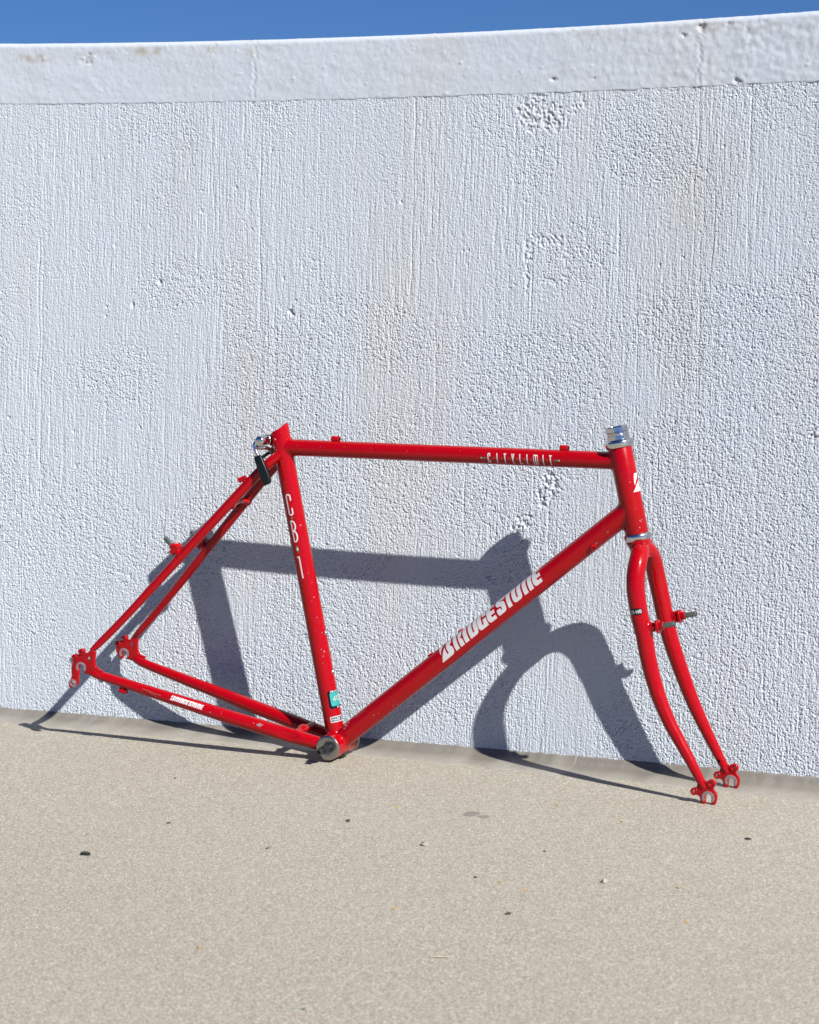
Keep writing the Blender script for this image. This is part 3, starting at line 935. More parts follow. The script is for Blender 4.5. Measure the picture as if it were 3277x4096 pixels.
# --- headset
bm = bmesh.new()
add_lathe(bm, HT0_ + HTt * .0204, HTt, [(0, .0165), (.0004, .0186), (.0012, .0199), (.0040, .0212), (.0070, .0219), (.0094, .0216), (.0112, .0204), (.0122, .0188), (.0126, .0150)], 52)
hs_ = obj_from_bm('headset_cup', bm, CHROME, bike)
bm = bmesh.new()
add_lathe(bm, HT0_ + HTt * .0326, HTt, [(0, .0150), (.0003, .0172), (.0058, .0172), (.0062, .0164)], 48, ngon=8)
obj_from_bm('bearing_race', bm, CHROME, hs_, 25)
bm = bmesh.new()
add_lathe(bm, HT0_ + HTt * .0386, HTt, [(0, .0150), (.0002, .0162), (.0020, .0164), (.0022, .0156), (.0028, .0156), (.0030, .0163), (.0046, .0163), (.0048, .0150)], 40)
obj_from_bm('lock_washer', bm, CHROME, hs_, 25)
bm = bmesh.new()
add_lathe(bm, HT0_ + HTt * .0434, HTt, [(0, .0158), (.0008, .0174), (.0074, .0174), (.0090, .0160), (.0092, .0132), (.0070, .0126), (-.004 + .008, .0124)], 48, ngon=8)
obj_from_bm('lock_nut', bm, CHROME, hs_, 25)
bm = bmesh.new()
add_lathe(bm, HT0_ - HTt * .1062, -HTt, [(0, .0165), (.0003, .0186), (.0012, .0196), (.0040, .0203), (.0070, .0202), (.0092, .0194), (.0104, .0182), (.0107, .0150)], 52)
obj_from_bm('headset_cup', bm, CHROME, bike)

# --- fork
fork = bpy.data.objects.new('fork', None); link(fork, bike)
hA = math.radians(77.1786); sA = math.radians(-2.8645)
F_S = Vector((-math.cos(hA), 0, math.sin(hA)))
F_FW = Vector((math.sin(hA), 0, math.cos(hA)))
F_U = math.cos(sA) * F_FW + math.sin(sA) * Vector((0, 1, 0))
F_Y = -math.sin(sA) * F_FW + math.cos(sA) * Vector((0, 1, 0))
def FK(u, y, wv): return HT0_ + F_U * u + F_Y * y + F_S * wv
bm = bmesh.new()
add_lathe(bm, FK(0, 0, 0), -F_S, [(.1155, .0150), (.1168, .0182), (.1186, .0184), (.1205, .0176), (.1230, .0160), (.1265, .0150), (.134, .0146), (.140, .012), (.144, .006)], 44)
obj_from_bm('crown', bm, RED, fork)
near = [(.0030, -.0030, -.1310), (.0052, -.0150, -.1325), (.0060, -.0270, -.1400), (.0040, -.0355, -.1515), (.0006, -.0415, -.1680), (-.0018, -.0445, -.1880), (-.0024, -.0460, -.2186), (-.0012, -.0470, -.2506), (-.0016, -.0476, -.2830), (.0002, -.0482, -.3152), (.0048, -.0495, -.3475), (.0130, -.0510, -.3802), (.0205, -.0515, -.4019), (.0324, -.0526, -.4350), (.0430, -.0530, -.4680), (.0465, -.0530, -.4790)]
far = [(.0030, .0030, -.1310), (.0052, .0140, -.1340), (.0052, .0255, -.1430), (.0035, .0345, -.1580), (.0014, .0412, -.1810), (.0010, .0440, -.2118), (.0004, .0460, -.2340), (.0012, .0470, -.2674), (.0050, .0482, -.3009), (.0098, .0495, -.3347), (.0155, .0510, -.3684), (.0238, .0520, -.4025), (.0340, .0528, -.4387), (.0430, .0530, -.4680), (.0465, .0530, -.4790)]
def rad_at(wv):
    return float(np.interp(-wv, [.120, .131, .15, .17, .22, .26, .30, .34, .38, .42, .45, .468, .479], [.0128, .0130, .0134, .0135, .0130, .0123, .0117, .0108, .0097, .0083, .0072, .0064, .0045]))
blades = []
for pts in (near, far):
    P = spline_pts(pts, 6)
    bm = bmesh.new()
    add_tube(bm, [FK(*p) for p in P], [rad_at(p[2]) for p in P], 32)
    blades.append(obj_from_bm('blade', bm, RED, fork))
# brake plate between the blades under the crown
f3 = lambda a, b, n: FK(.0112 + n + .10 * (b + .13), a, b)
plate('crown_plate', [[(-.020, -.120), (.020, -.120), (.024, -.134), (.016, -.1440), (-.016, -.1440), (-.024, -.134)], circle(.004, -.1330, .0026, 14)], .0040, f3, RED, fork, .0006)
FD = [(0.0360, -0.4757), (0.0332, -0.4765), (0.0315, -0.4790), (0.0318, -0.4840), (0.0330, -0.4868), (0.0357, -0.4878), (0.0379, -0.4907), (0.0375, -0.4955), (0.0383, -0.4993), (0.0403, -0.5032), (0.0423, -0.5043), (0.0434, -0.5025), (0.0447, -0.4973), (0.0460, -0.4911), (0.0478, -0.4884), (0.0518, -0.4875), (0.0549, -0.4894), (0.0551, -0.4931), (0.0534, -0.5003), (0.0521, -0.5060), (0.0545, -0.5068), (0.0583, -0.5040), (0.0615, -0.4991), (0.0633, -0.4929), (0.0628, -0.4876), (0.0607, -0.4842), (0.0602, -0.4805), (0.0598, -0.4760), (0.0575, -0.4715), (0.0545, -0.4695), (0.0525, -0.4708), (0.0500, -0.4680), (0.0440, -0.4660), (0.0390, -0.4690)]
for sg in (-1, 1):
    f3 = lambda a, b, n, s=sg: FK(a, s * .053 + n, b)
    dro = plate('dropout', [FD], .0060, f3, RED, fork, .0006)
    dro['label'] = 'fork end plate with open axle slot'
    f4 = lambda a, b, n, s=sg: FK(a, s * .053 - .0031 + n, b)
    plate('dropout_face', [horseshoe((.0503, -.4930), math.radians(-103), .0098, .0056, 0)], .0008, f4, WORN, fork, .0001)
    for ex, ez, er in ((.0586, -.4739, .0064), (.0309, -.4817, .0056)):
        plate('eyelet', [circle(ex, ez, er, 28), circle(ex, ez, .0025, 18)], .0080, f3, RED, fork, .0012)
bm = bmesh.new()
hp = FK(.0395, .0530, -.4605) - F_Y * rad_at(-.4605)
nv = (-F_Y - F_U * .15).normalized()
add_lathe(bm, hp - nv * .0015, nv, [(0, .0023), (.0022, .0023)], 14)
obj_from_bm('vent_hole', bm, HOLE, fork)
for sg, u0 in ((-1, .0), (1, .001)):
    b = FK(u0 + .002, sg * .0470, -.2402)
    post('brake_post', b, F_U, fork, .0285, .0180)
    spring_plate(b + F_U * .0205, F_U, fork, .0078, .0096, .0034)
    if sg > 0:
        spring_plate(b + F_U * .0125, F_U, fork, .0062, .0085, .0130)
    bm = bmesh.new()
    add_fillet(bm, b, F_U, .0066, FK(-.0012, sg * .0470, -.24), F_S, .0125, .0055)
    obj_from_bm('weld', bm, RED, fork)

# ------------------------------------------------------------------ lettering printed on the tubes
class Wrap:
    def __init__(s, o, t, r, hint, taper=0.0):
        s.o = Vector(o); s.t = Vector(t).normalized(); s.r = r; s.taper = taper
        n0 = Vector((0, -1, 0)); n0 = (n0 - s.t * n0.dot(s.t)).normalized(); n1 = s.t.cross(n0)
        if n1.dot(Vector(hint)) < 0: n1 = -n1
        s.n0, s.n1 = n0, n1
    def __call__(s, sv, th, lift):
        r = s.r + s.taper * sv + lift
        return s.o + s.t * sv + r * (math.cos(th) * s.n0 + math.sin(th) * s.n1)
W_TT = Wrap(TT0, TTt, TTr, (0, 0, 1)); W_DT = Wrap(DT0, DTt, DTr, (0, 0, 1)); W_ST = Wrap(ST0, STt, STr, (1, 0, 0)); W_HT = Wrap(HT0_, HTt, HTr, (1, 0, 0))
b0 = FK(-.0020, -.0460, -.200)
W_BL = Wrap(b0, -F_S, .01325, (1, 0, 0), -.017)
c0 = L(-.3952, -.0666, .0891)
W_CS = Wrap(c0, L(-.2391, -.0500, .0518) - c0, .00745, (0, 0, 1), .0150)

def wrap_letters(glyphs, wrap, place, lift, mat, parent, step=2.2):
    """one object per letter; glyphs = list of (char, list of loop-lists)"""
    for ch, gl_ in glyphs:
        o = wrap_loops('letter', gl_, wrap, place, lift, mat, parent, step)
        o['label'] = 'printed white letter ' + ch

def wrap_loops(name, glyphs, wrap, place, lift, mat, parent, step=2.2):
    """glyphs: list of loop-lists in glyph units; place(x,y) -> (s, theta)."""
    bm = bmesh.new()
    for loops in glyphs:
        me = curve_mesh(loops)
        b2 = bmesh.new(); b2.from_mesh(me); bpy.data.meshes.remove(me)
        ys_ = [v.co.y for v in b2.verts]
        for axis, lo, hi in ((1, min(ys_), max(ys_)), (0, min(v.co.x for v in b2.verts), max(v.co.x for v in b2.verts))):
            yv = lo + step
            while yv < hi:
                co = (0, yv, 0) if axis == 1 else (yv, 0, 0); no = (0, 1, 0) if axis == 1 else (1, 0, 0)
                bmesh.ops.bisect_plane(b2, geom=b2.verts[:] + b2.edges[:] + b2.faces[:], plane_co=co, plane_no=no, dist=1e-5)
                yv += step
        tmp = bpy.data.meshes.new('t'); b2.to_mesh(tmp); b2.free(); bm.from_mesh(tmp); bpy.data.meshes.remove(tmp)
    bmesh.ops.remove_doubles(bm, verts=bm.verts[:], dist=1e-4)
    cen = Vector((0, 0, 0))
    for v in bm.verts:
        s, th = place(v.co.x, v.co.y)
        v.co = wrap(s, th, lift)
    # outward normals
    bm.normal_update()
    for f in bm.faces:
        c = f.calc_center_median(); rel = c - wrap.o; rad = rel - wrap.t * rel.dot(wrap.t)
        if f.normal.dot(rad) < 0: f.normal_flip()
    return obj_from_bm(name, bm, mat, parent, 60, normals=False)

BIG = {
 'B': [[(0, -1), (22, -1), (26, 1), (27.3, 5), (26.6, 10), (22.5, 13.5), (25.6, 16.5), (26.4, 20), (26.2, 25.5), (24, 28.5), (20, 29), (14.6, 29), (15.4, 23), (15.4, 14), (17.0, 5.4), (14.6, 4.2), (13.2, 10), (12.6, 17), (8.6, 12.3), (4.2, 5.5)],
       [(3.1, 9.4), (5, 15), (8.6, 21), (12.2, 26), (13.2, 29), (2.4, 29), (1.4, 24), (1.8, 16)]],
 'R': [[(0, 0), (7.2, 0), (7.2, 21), (8.6, 22.6), (10.2, 21.5), (10.2, 0), (17.8, 0), (17.8, 8), (16.5, 11), (13.2, 12.6), (16.5, 14), (18, 17), (18, 25), (16.5, 28), (14, 29), (0, 29)]],
 'I': [[(0, 0), (7.7, 0), (7.7, 29), (0, 29)]],
 'D': [[(0, 0), (13, 0), (16.5, 2), (18, 6), (18, 24), (16.5, 28), (14, 29), (0, 29)], [(7.5, 5), (10.3, 5.6), (10.3, 23.5), (7.5, 22.5)]],
 'G': [[(4, 0), (17.8, 0), (17.8, 12.4), (11, 12.4), (11, 5.4), (8.2, 5), (8.0, 20), (9, 21.4), (11, 21.4), (11, 16), (18, 16), (18, 25), (16, 28), (13, 29), (4, 29), (1, 27), (0, 23), (0, 5), (1.2, 1.5)]],
 'E': [[(4, 0), (15.5, 0), (15.5, 5.5), (9, 5.5), (8, 7), (8, 9), (15.5, 9), (15.5, 14.5), (9.5, 14.5), (8, 15.6), (8, 18.6), (9.5, 20), (15.5, 20), (15.5, 28.5), (4, 28.5), (1, 26.8), (0, 23), (0, 5), (1.2, 1.5)]],
 'S': [[(2, 0), (13, 0), (16.5, 2), (17.5, 6), (17.5, 12), (16, 15), (13, 17), (8.7, 18), (8, 20), (9.3, 21.6), (10.5, 20), (10.5, 19), (17.5, 19), (17.5, 25), (15.5, 28), (12, 29), (5, 29), (1.5, 27.5), (0, 24), (0, 17), (1.5, 13.5), (4.5, 11.8), (9, 10.8), (9.7, 9), (9.7, 6), (8.5, 5), (7.4, 6.4), (7.4, 9), (0, 9), (0, 3), (.7, .8)]],
 'T': [[(0, 0), (7.3, 0), (7.3, 21.5), (10.2, 21.5), (10.2, 29), (-4.2, 29), (-4.2, 21.5), (0, 21.5)]],
 'O': [[(4, 0), (14, 0), (17, 2), (18, 6), (18, 23), (17, 27), (14, 29), (4, 29), (1, 27), (0, 23), (0, 6), (1, 2)], [(7.6, 5), (10.4, 5.4), (10.4, 23.6), (7.6, 23.2)]],
 'N': [[(0, 0), (7.7, 0), (7.7, 21), (8.8, 22.6), (10.8, 22), (10.8, 0), (18.4, 0), (18.4, 25), (17, 28), (14, 29), (0, 29)]],
}
WORD = [('B', 0), ('R', 29.9), ('I', 50.1), ('D', 61.0), ('G', 80.0), ('E', 99.5), ('S', 119.0), ('T', 139.9), ('O', 151.0), ('N', 172.3), ('E', 192.7)]
def word_glyphs():
    gl = []
    for ch, x in WORD:
        lps = [[(px + x + .2 * py, py) for px, py in lp] for lp in BIG[ch]]
        gl.append((ch, [[l] for l in lps] if ch == 'B' else [lps]))
    return gl
def pl_dt(x, y): 
    base = math.radians(-21.5 + 7.5 * x / 208.)
    return .2305 + x * .001, base + y * .001 / DTr
wrap_letters(word_glyphs(), W_DT, pl_dt, .00012, WHITE, down_tube)
def pl_cs(x, y): return .1362 + x * .000268, math.radians(3) + y * .000268 / .0097
wrap_letters(word_glyphs(), W_CS, pl_cs, .00025, WHITE, cstays[0], 8)
B_emb = [[[(px + .2 * py, py) for px, py in lp]] for lp in BIG['B']]
def pl_ht(x, y): return -.0452 + y * .00089, math.radians(41) + x * .00089 / HTr
lt = wrap_loops('emblem', B_emb, W_HT, pl_ht, .00012, WHITE, head_tube)
lt['label'] = 'white slanted letter emblem on the head tube'

# thin monoline letters drawn as strokes -----------------------------------
def stroke(pts, wd):
    """polyline -> polygon outline (mitred)"""
    P = [Vector((p[0], p[1])) for p in pts]
    Lf, Rt = [], []
    n = len(P)
    for i in range(n):
        d0 = (P[i] - P[i - 1]).normalized() if i > 0 else (P[1] - P[0]).normalized()
        d1 = (P[i + 1] - P[i]).normalized() if i < n - 1 else d0
        m = (d0 + d1)
        m = m.normalized() if m.length > 1e-6 else d0
        nr = Vector((-m.y, m.x)); k = wd / 2 / max(.5, nr.dot(Vector((-d0.y, d0.x))))
        Lf.append((P[i].x + nr.x * k, P[i].y + nr.y * k)); Rt.append((P[i].x - nr.x * k, P[i].y - nr.y * k))
    return Lf + Rt[::-1]
def arc(cx, cy, rx, ry, a0, a1, n=7):
    return [(cx + rx * math.cos(math.radians(a0 + (a1 - a0) * k / n)), cy + ry * math.sin(math.radians(a0 + (a1 - a0) * k / n))) for k in range(n + 1)]
def glyph_thin(ch, wv, h, sw):
    """strokes for a narrow monoline letter in box wv x h"""
    a = sw / 2; r = wv / 2 - a
    if ch == 'C': return [[(wv - a, h * .68)] + arc(wv / 2, h - a - r, r, r, 0, 180) + arc(wv / 2, a + r, r, r, 180, 360) + [(wv - a, h * .34)]]
    if ch == 'I': return [[(a, 0), (a, h)]]
    if ch == 'T': return [[(wv / 2, 0), (wv / 2, h - sw)], [(0, h - a), (wv, h - a)]]
    if ch == 'Y': return [[(wv * .62, 0), (a, h)], [(wv - a, h), (wv * .66, h * .42)]]
    if ch == 'L': return [[(a, h), (a, a), (wv, a)]]
    if ch == 'M': return [[(a, 0), (a, h - 2 * a)] + arc(a + wv * .22, h - wv * .22 - a, wv * .22, wv * .22, 180, 0) + [(wv * .5, 0)], [(wv - a, 0), (wv - a, h - wv * .3)] + arc(wv - a - wv * .2, h - wv * .22 - a, wv * .2, wv * .22, 0, 140)]
    if ch == 'W': return [[(a, 0), (a, h - a), (wv / 2, h * .35), (wv - a, h - a), (wv - a, 0)]]
    if ch == 'B': return [[(a, a), (a, h - a)] + arc(wv * .35, h * .76 - a / 2, r * 1.3, h * .24 - a / 2, 90, -75) + [(a + sw * .6, h * .54)], [(a + sw * .6, h * .50)] + arc(wv * .35, h * .27, wv * .65 - a, h * .27 - a, 75, -90) + [(a + sw * .5, a)]]
    if ch == '1': return [[(0, h - a), (wv - a - .2, h - a), (wv - a, h - 2 * a), (wv - a, 0)]]
    if ch == 'R': return [[(a, 0), (a, h)], [(sw, h - a), (wv - 2 * a, h - a), (wv - a, h * .82), (wv - a, h * .64), (wv - 2 * a, h * .50), (sw, h * .50)], [(wv * .55, h * .40), (wv - a, 0)]]
    if ch == 'O' or ch == '0': return [arc(wv / 2, h / 2, wv / 2 - a, h / 2 - a, 90, 448, 14)]
    if ch == '-': return [[(0, h * .42), (wv, h * .42)]]
    if ch == 'A': return [[(a, 0), (wv / 2, h - a), (wv - a, 0)], [(wv * .3, h * .3), (wv * .7, h * .3)]]
    if ch == 'D': return [[(a, 0), (a, h)], [(sw, h - a), (wv * .55, h - a), (wv - a, h * .7), (wv - a, h * .3), (wv * .55, a), (sw, a)]]
    if ch == 'E': return [[(wv, h - a), (a, h - a), (a, a), (wv, a)], [(sw, h / 2), (wv * .85, h / 2)]]
    if ch == 'N': return [[(a, 0), (a, h - a), (wv - a, a), (wv - a, h)]]
    if ch == '4': return [[(wv * .72, 0), (wv * .72, h - a), (a, h * .32), (wv, h * .32)]]
    if ch == '3': return [[(0, h - a), (wv - a, h - a), (wv - a, h * .55), (wv * .3, h * .53)], [(wv - a, h * .45), (wv - a, a), (0, a)]]
    if ch == 'P': return [[(a, 0), (a, h)], [(sw, h - a), (wv - a, h - a), (wv - a, h * .5), (sw, h * .5)]]
    return []
def line_text(txt, x, gap, sizes, h, sw, shear=0.0):
    gl = []
    for ch in txt:
        wv = sizes.get(ch, sizes['*'])
        if ch != ' ':
            for stv in glyph_thin(ch, wv, h, sw):
                gl.append([[(px + x + shear * py, py) for px, py in stroke(stv, sw)]])
        x += wv + gap
    return gl

# CITYLIMIT on the top tube (millimetres, arc heights)
h = 16.0
gl = []
for ch, x0, x1 in (('C', 344.3, 348.9), ('I', 358.2, 360), ('T', 369.6, 373.6), ('Y', 381.7, 386.3), ('L', 394.2, 398.6), ('I', 405.4, 407.2), ('M', 415.8, 423.6), ('I', 430.6, 432.4), ('T', 440.8, 445.0)):
    gc = []
    for stv in glyph_thin(ch, x1 - x0, h, 1.55):
        # strokes bow gently
        q = [(px + x0 - .9 * math.sin(math.pi * py / h) + .5 - .06 * (py - h / 2), py) for px, py in stv]
        if len(q) == 2:
            q = [tuple(np.array(q[0]) * (1 - t) + np.array(q[1]) * t) for t in np.linspace(0, 1, 6)]
            q = [(px - .0 * py, py) for px, py in q]
        gc.append([stroke(q, 1.55)])
    gl.append((ch, gc))
def pl_tt(x, y): return x * .001, math.radians(-47) + y * .001 / TTr
wrap_letters(gl, W_TT, pl_tt, .00012, WHITE, top_tube, 2.5)
sq = lambda x0, x1, y0, y1: [[(x0, y0), (x1, y0), (x1, y1), (x0, y1)]]
gl = [sq(x - .75, x + .75, 7.5, 9.1) for x in (354.6, 366.5, 378.4, 390.7, 402.0, 412.9, 428.0, 438.1)]
gl += [sq(335.2, 342.6, 7.3, 8.9), sq(448.6, 455.6, 7.7, 9.3)]
for q in gl: wrap_loops('green_mark', [q], W_TT, pl_tt, .00014, GREEN, top_tube, 2.5)
for q in (sq(333.4, 335.2, 7.3, 8.9), sq(455.6, 457.6, 7.7, 9.3)): wrap_loops('white_mark', [q], W_TT, pl_tt, .00014, WHITE, top_tube, 2.5)

# C.B.1 down the seat tube: x = arc to the front, y = up the tube (mm)
def pl_st(x, y): return y * .001, math.radians(-13.5) + x * .001 / STr
def put(ch, wv, h, sw, x, y):
    return [[[(px + x, py + y) for px, py in stroke(stv, sw)]] for stv in glyph_thin(ch, wv, h, sw)]
wrap_letters([('C', put('C', 8.2, 34.0, 2.0, 0, 362.0)), ('B', put('B', 8.2, 34.5, 2.0, .2, 320.0)), ('1', put('1', 4.6, 34.5, 2.1, .6, 263.5))], W_ST, pl_st, .00012, WHITE, seat_tube, 1.8)
for q in (sq(2.6, 5.2, 356.6, 359.6), sq(2.4, 5.2, 311.2, 314.0), sq(2.6, 5.4, 304.4, 307.4)): wrap_loops('green_mark', [q], W_ST, pl_st, .00014, GREEN, seat_tube, 2)
wrap_loops('white_mark', [sq(2.5, 5.3, 307.4, 311.2)], W_ST, pl_st, .00014, WHITE, seat_tube, 2)
# steel-grade sticker on the front of the seat tube
def rrect(x0, x1, y0, y1, r):
    return [[*arc(x1 - r, y0 + r, r, r, -90, 0, 4), *arc(x1 - r, y1 - r, r, r, 0, 90, 4), *arc(x0 + r, y1 - r, r, r, 90, 180, 4), *arc(x0 + r, y0 + r, r, r, 180, 270, 4)]]
stk = wrap_loops('tubing_sticker', [rrect(8.2, 38.0, 55.6, 84.2, 4)], W_ST, pl_st, .00010, BLACKDEC, seat_tube, 2)
wrap_loops('sticker_panel', [rrect(11.6, 34.6, 59.6, 80.8, 3)], W_ST, pl_st, .00016, TEAL, stk, 2)
wrap_loops('sticker_number', line_text('4130', 16.4, 1.0, {'*': 4.2, '1': 2.6}, 7.6, 1.2) if False else [[[(a, b + 67.2) for a, b in lp]] for g_ in line_text('4130', 16.4, 1.0, {'*': 4.2, '1': 2.6}, 7.6, 1.2) for lp in g_], W_ST, pl_st, .00022, TAN, stk, 2)
wrap_loops('sticker_text', [[[(a, b + 81.2) for a, b in lp]] for g_ in line_text('CR-WO', 13.2, .5, {'*': 2.6, '-': 1.4, 'W': 3.2}, 2.6, .6) for lp in g_], W_ST, pl_st, .00022, WHITE, stk, 2)
wrap_loops('sticker_text', [[[(a, b + 56.2) for a, b in lp]] for g_ in line_text('P0', 21.0, .5, {'*': 2.2}, 2.4, .6) for lp in g_], W_ST, pl_st, .00022, WHITE, stk, 2)
# country-of-origin sticker
stk = wrap_loops('origin_sticker', [rrect(5.8, 36.0, 34.6, 44.0, 1.6)], W_ST, pl_st, .00010, SILVER, seat_tube, 2)
wrap_loops('sticker_panel', [rrect(7.8, 34.0, 36.2, 42.4, .8)], W_ST, pl_st, .00016, NAVY, stk, 2)
wrap_loops('sticker_text', [[[(a, b + 37.3) for a, b in lp]] for g_ in line_text('WADE IN', 9.0, .6, {'*': 2.7, 'W': 3.5, 'I': .9, ' ': 1.4}, 4.0, .75) for lp in g_], W_ST, pl_st, .00022, WHITE, stk, 2)
# CR-MO oval on the near fork blade: x = arc to the front, y = down
def pl_bl(x, y): return y * .001, x * .001 / .0131
stk = wrap_loops('fork_sticker', [rrect(-13.0, 9.2, 8.9, 18.6, 4.4)], W_BL, pl_bl, .00020, BLACKDEC, blades[0], 2)
tx = line_text('CR-WO', -10.5, .55, {'*': 3.3, '-': 1.6, 'W': 4.4}, 5.6, .95)
wrap_loops('sticker_text', [[[(a, 16.6 - b) for a, b in lp[::-1]] for lp in g_] for g_ in tx], W_BL, pl_bl, .00032, WHITE, stk, 2)

# paint chips and scratches ------------------------------------------------
def chip(cx, cy, r, n=9, el=1.0, sharp=.5):
    return [[(cx + r * el * (1 + random.uniform(-sharp, sharp)) * math.cos(2 * math.pi * k / n), cy + r * (1 + random.uniform(-sharp, sharp)) * math.sin(2 * math.pi * k / n)) for k in range(n)]]
def mmcs(x, y): return x * .001, y * .001 / .0105
W_CS2 = Wrap(L(-.2391, -.0500, .0518), L(-.0749, -.0330, .0148) - L(-.2391, -.0500, .0518), .0103, (0, 0, 1), .004)
gl = [chip(128, 3.4, 4.2, 13, 1.2, .55), chip(119, 4.6, 1.0), chip(118, 1.0, .9), chip(136, -3.4, 1.6, 9, 1.4), chip(141, -1.8, .8), chip(133, 6.6, 1.0), chip(45, .5, 1.3, 9, 1., .7), chip(64, 3.2, .7), chip(63, 6.6, .5), chip(20, 8, .4), chip(52, 9, .4)]
wrap_loops('paint_chips', gl, W_CS2, mmcs, .00055, WORN, cstays[0], 3)
gl = [[stroke([(88, 2.2), (100, 1.8), (112, .8), (120, 1.2)], .6)], [stroke([(99, 1.0), (108, -1.5), (114, -3.6)], .45)], [stroke([(146, -4.5), (152, -7)], .5)]]
wrap_loops('scratches', gl, W_CS, lambda x, y: (x * .001, math.radians(5) + y * .001 / .0085), .00035, SCRATCH, cstays[0], 3)
gl = [chip(x, y, r, 8, 1, .4) for x, y, r in ((200, 8.5, .7), (226, 5, .5), (232, 9.5, 1.0), (150, 6, .8), (146, 10, 1.1), (139, 7, .9), (128, 4, .5), (180, 3, .4), (345, 9.5, 1.2), (270, 8, .5), (255, 11, .7), (175, 12, .6))]
wrap_loops('paint_chips', gl, W_ST, lambda x, y: (x * .001, math.radians(10) + y * .001 / STr), .00013, WORN, seat_tube, 2)
gl = [chip(x, y, r, 8, 1, .4) for x, y, r in ((155, 5, .5), (215, 3, .6), (300, 7, .4), (70, 4, .4), (110, 6, .5), (30, 5, .4))]
wrap_loops('paint_chips', gl, W_TT, lambda x, y: (x * .001, y * .001 / TTr), .00013, WORN, top_tube, 2)
gl = [chip(x, y, r, 8, 1.2, .5) for x, y, r in ((85, -4, 1.0), (93, -6, .7), (565, -7, 1.1), (540, -10, 1.3), (30, 9, 1.6), (36, 10, 1.3), (120, -11, .8))]
wrap_loops('paint_chips', gl, W_DT, lambda x, y: (x * .001, y * .001 / DTr), .00013, WORN, down_tube, 2)
gl = [chip(x, y, r, 8, 1., .5) for x, y, r in ((-88, 14, 1.0), (-90, 16, .8), (-87, 18, .8), (-98, 11, .9), (-101, 7, .5), (-70, 10, .5))]
wrap_loops('paint_chips', gl, W_HT, lambda x, y: (x * .001, y * .001 / HTr), .00013, WORN, head_tube, 2)
# ------------------------------------------------------------------ litter on the ground
def litter_mat(name, col, rough=.7): return simple(name, col, rough)
M_LEAF = litter_mat('dark_leaf', (.022, .024, .026)); M_SEED = litter_mat('yellow_seed', (.42, .26, .06)); M_STONE = litter_mat('pale_stone', (.30, .28, .245)); M_DARK = litter_mat('dark_stone', (.03, .03, .03))
M_TWIG = litter_mat('dry_twig', (.48, .42, .32)); M_GREEN = litter_mat('green_scrap', (.03, .22, .06)); M_STAIN = litter_mat('damp_mark', (.20, .185, .16)); M_BROWN = litter_mat('brown_seed', (.12, .07, .03))
def gpt(x, y): return Vector((x, y, float(gz(x, y))))
def pebble(name, x, y, rx, ry, rz, mat, seed, rot=0., jag=.25):
    r = random.Random(seed); bm = bmesh.new()
    bmesh.ops.create_icosphere(bm, subdivisions=2, radius=1.0)
    ph = [r.uniform(0, 6) for _ in range(6)]
    for v in bm.verts:
        c = v.co; k = 1 + jag * (math.sin(3 * c.x + ph[0]) * math.sin(2.5 * c.y + ph[1]) + .5 * math.sin(5 * c.z + ph[2] + 2 * c.x)) + r.uniform(-.08, .08)
        v.co = Vector((c.x * rx * k, c.y * ry * k, (c.z * .8 + .55) * rz * k))
    o = obj_from_bm(name, bm, mat, None, 50)
    o.location = gpt(x, y); o.rotation_euler = (0, 0, rot)
    return o
def leaf(name, x, y, ln, wd, mat, rot, curl=.3, seed=1):
    """dry curled leaf scrap with thickness"""
    r = random.Random(seed); bm = bmesh.new(); n, m_ = 9, 5
    top = []; bot = []
    for i in range(n):
        t = i / (n - 1); half = wd / 2 * math.sin(math.pi * (.06 + .88 * t)) ** .8 * (1 + r.uniform(-.18, .18))
        rt, rb = [], []
        for j in range(m_):
            s = j / (m_ - 1) * 2 - 1
            z = .0006 + curl * wd * (s * s) * .8 + curl * ln * .12 * math.sin(math.pi * t * 1.3) + r.uniform(0, .0003)
            rt.append(bm.verts.new(((t - .5) * ln, s * half, z + .0004))); rb.append(bm.verts.new(((t - .5) * ln, s * half, z)))
        top.append(rt); bot.append(rb)
    for i in range(n - 1):
        for j in range(m_ - 1):
            bm.faces.new((top[i][j], top[i + 1][j], top[i + 1][j + 1], top[i][j + 1])); bm.faces.new((bot[i][j], bot[i][j + 1], bot[i + 1][j + 1], bot[i + 1][j]))
    per = [(i, 0) for i in range(n)] + [(n - 1, j) for j in range(1, m_)] + [(i, m_ - 1) for i in range(n - 2, -1, -1)] + [(0, j) for j in range(m_ - 2, 0, -1)]
    for a in range(len(per)):
        p, q = per[a], per[(a + 1) % len(per)]
        bm.faces.new((top[p[0]][p[1]], bot[p[0]][p[1]], bot[q[0]][q[1]], top[q[0]][q[1]]))
    o = obj_from_bm(name, bm, mat, None, 60); o.location = gpt(x, y); o.rotation_euler = (0, 0, rot); return o
tag(leaf('dry_leaf', -.0719, -.6439, .013, .008, M_LEAF, .3, .5, 3), 'largest dark curled leaf scrap on the ground at far left', 'leaf')
tag(leaf('dry_leaf', .7084, -.2319, .009, .0045, M_LEAF, .2, .3, 4), 'thin black leaf scrap on the ground right of the fork tips', 'leaf')
tag(leaf('dry_leaf', .5276, -.6781, .007, .005, M_BROWN, .9, .5, 5), 'small brown black leaf scrap on the ground below the lettered down tube', 'leaf')
tag(pebble('pebble', .1731, -.3506, .0035, .003, .0024, M_DARK, 5), 'small black pebble on the ground below the bottom bracket', 'pebble')
tag(pebble('stone_chip', .3183, -.4256, .0065, .0045, .0034, M_STONE, 6, .4, .35), 'pale flat stone chip lying in the middle of the ground', 'stone')
tag(pebble('stone_chip', .5924, -.504, .0042, .0036, .0034, M_STONE, 7, .9, .35), 'small whitish stone chip on the ground at right below the fork', 'stone')
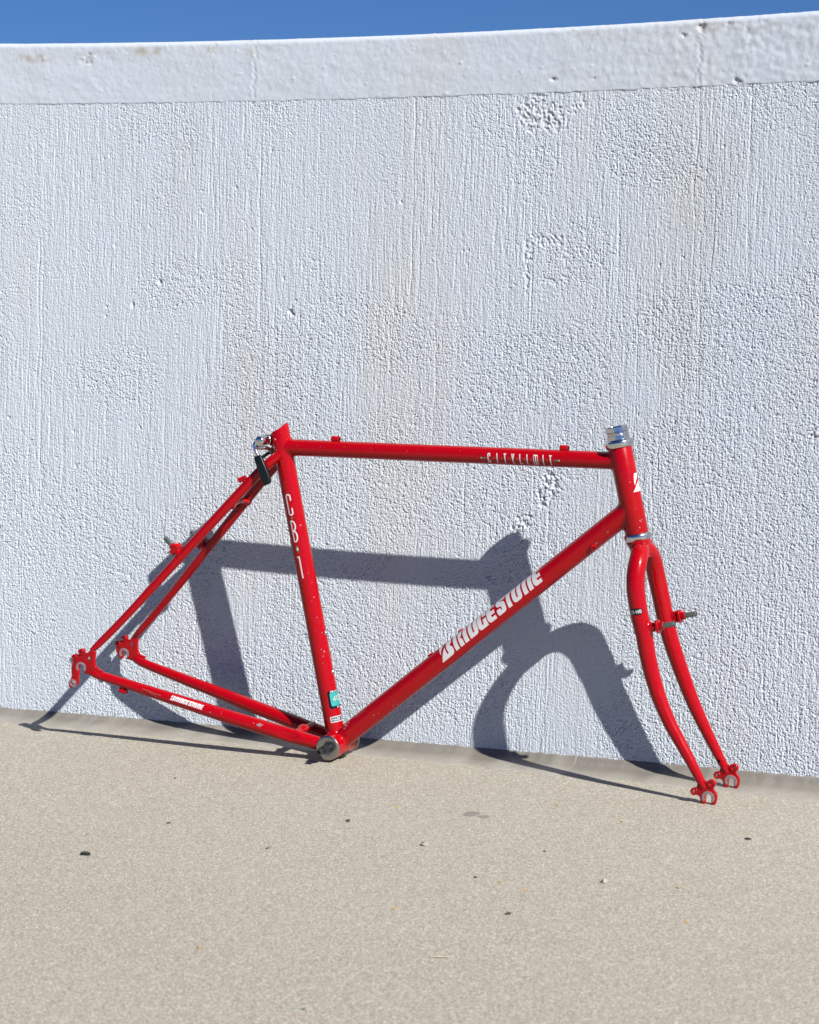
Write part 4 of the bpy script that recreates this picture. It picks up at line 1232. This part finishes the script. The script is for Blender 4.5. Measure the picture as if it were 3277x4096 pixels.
tag(leaf('twig', .5151, -.8618, .028, .0032, M_TWIG, .45, .1, 8), 'pale straw fragment on the ground near the bottom centre', 'twig')
tag(leaf('green_scrap', .4454, -1.0779, .004, .003, M_GREEN, 1.1, .4, 9), 'tiny bright green scrap on the ground at the bottom edge', 'scrap')
for k, (x, y, lab) in enumerate([
        (-.1684, -.2185, 'tiny dark grit speck on the ground just below the chain stay shadow'),
        (-.0509, -.4553, 'tiny dark grit speck on the ground above and right of the large dark leaf'),
        (.1324, -.5214, 'tiny dark grit speck midway between the large dark leaf and the pale stone chip'),
        (.4758, -.394, 'tiny dark grit speck on the ground right of the pale flat stone chip'),
        (.435, -.545, 'tiny dark grit speck on the ground below the pale flat stone chip')]):
    o = pebble('grit_speck', x, y, .0023 + .0006 * (k % 3), .0017, .0013, M_DARK if k % 3 else M_BROWN, 20 + k, k * .7)
    tag(o, lab, 'grit', 'dark grit specks on the ground')
for k, (x, y, lab) in enumerate([
        (.4113, -.1528, 'tiny yellow seed on the ground just below the shadow of the near fork blade'),
        (.2069, -.2535, 'tiny yellow seed on the ground right of the black pebble'),
        (.5246, -.2057, 'tiny yellow seed on the ground left of the near fork tip'),
        (.4725, -.5549, 'left one of two tiny yellow seeds close together right of centre'),
        (.5109, -.5725, 'right one of two tiny yellow seeds close together right of centre'),
        (.6846, -.4921, 'tiny yellow seed on the ground straight below the fork tips'),
        (.3932, -.7104, 'tiny yellow seed in the middle of the lower ground'),
        (.7323, -.6254, 'lowest tiny yellow seed on the right side of the ground'),
        (.2465, -.9341, 'tiny yellow seed on the lower left of the ground')]):
    o = pebble('seed', x, y, .0028, .0018, .0013, M_SEED, 40 + k, k * 1.1, .15)
    tag(o, lab, 'seed', 'yellow seeds on the ground')
# damp mark on the concrete, two lobes
for k, (x, y, rx, ry) in enumerate([(.316, -.246, .012, .014), (.338, -.254, .008, .009)]):
    r = random.Random(60 + k); bm = bmesh.new(); n = 26
    rim = [bm.verts.new((rx * (1 + r.uniform(-.22, .22)) * math.cos(2 * math.pi * q / n), ry * (1 + r.uniform(-.22, .22)) * math.sin(2 * math.pi * q / n), .0003)) for q in range(n)]
    cvt = bm.verts.new((0, 0, .0006))
    for q in range(n): bm.faces.new((cvt, rim[q], rim[(q + 1) % n]))
    o = obj_from_bm('stain', bm, M_STAIN, ground, 60); o.location = gpt(x, y)

# marks too small to pick apart stay joined; nothing sits deeper than thing > part > sub-part
for o in list(bpy.data.objects):
    if o.name.split('.')[0] in ('paint_chips', 'scratches', 'paint_wear', 'sticker_text', 'sticker_number'):
        o['kind'] = 'stuff'
for _ in range(3):
    for o in list(bpy.data.objects):
        if o.parent and o.parent.parent and o.parent.parent.parent:
            o.parent = o.parent.parent
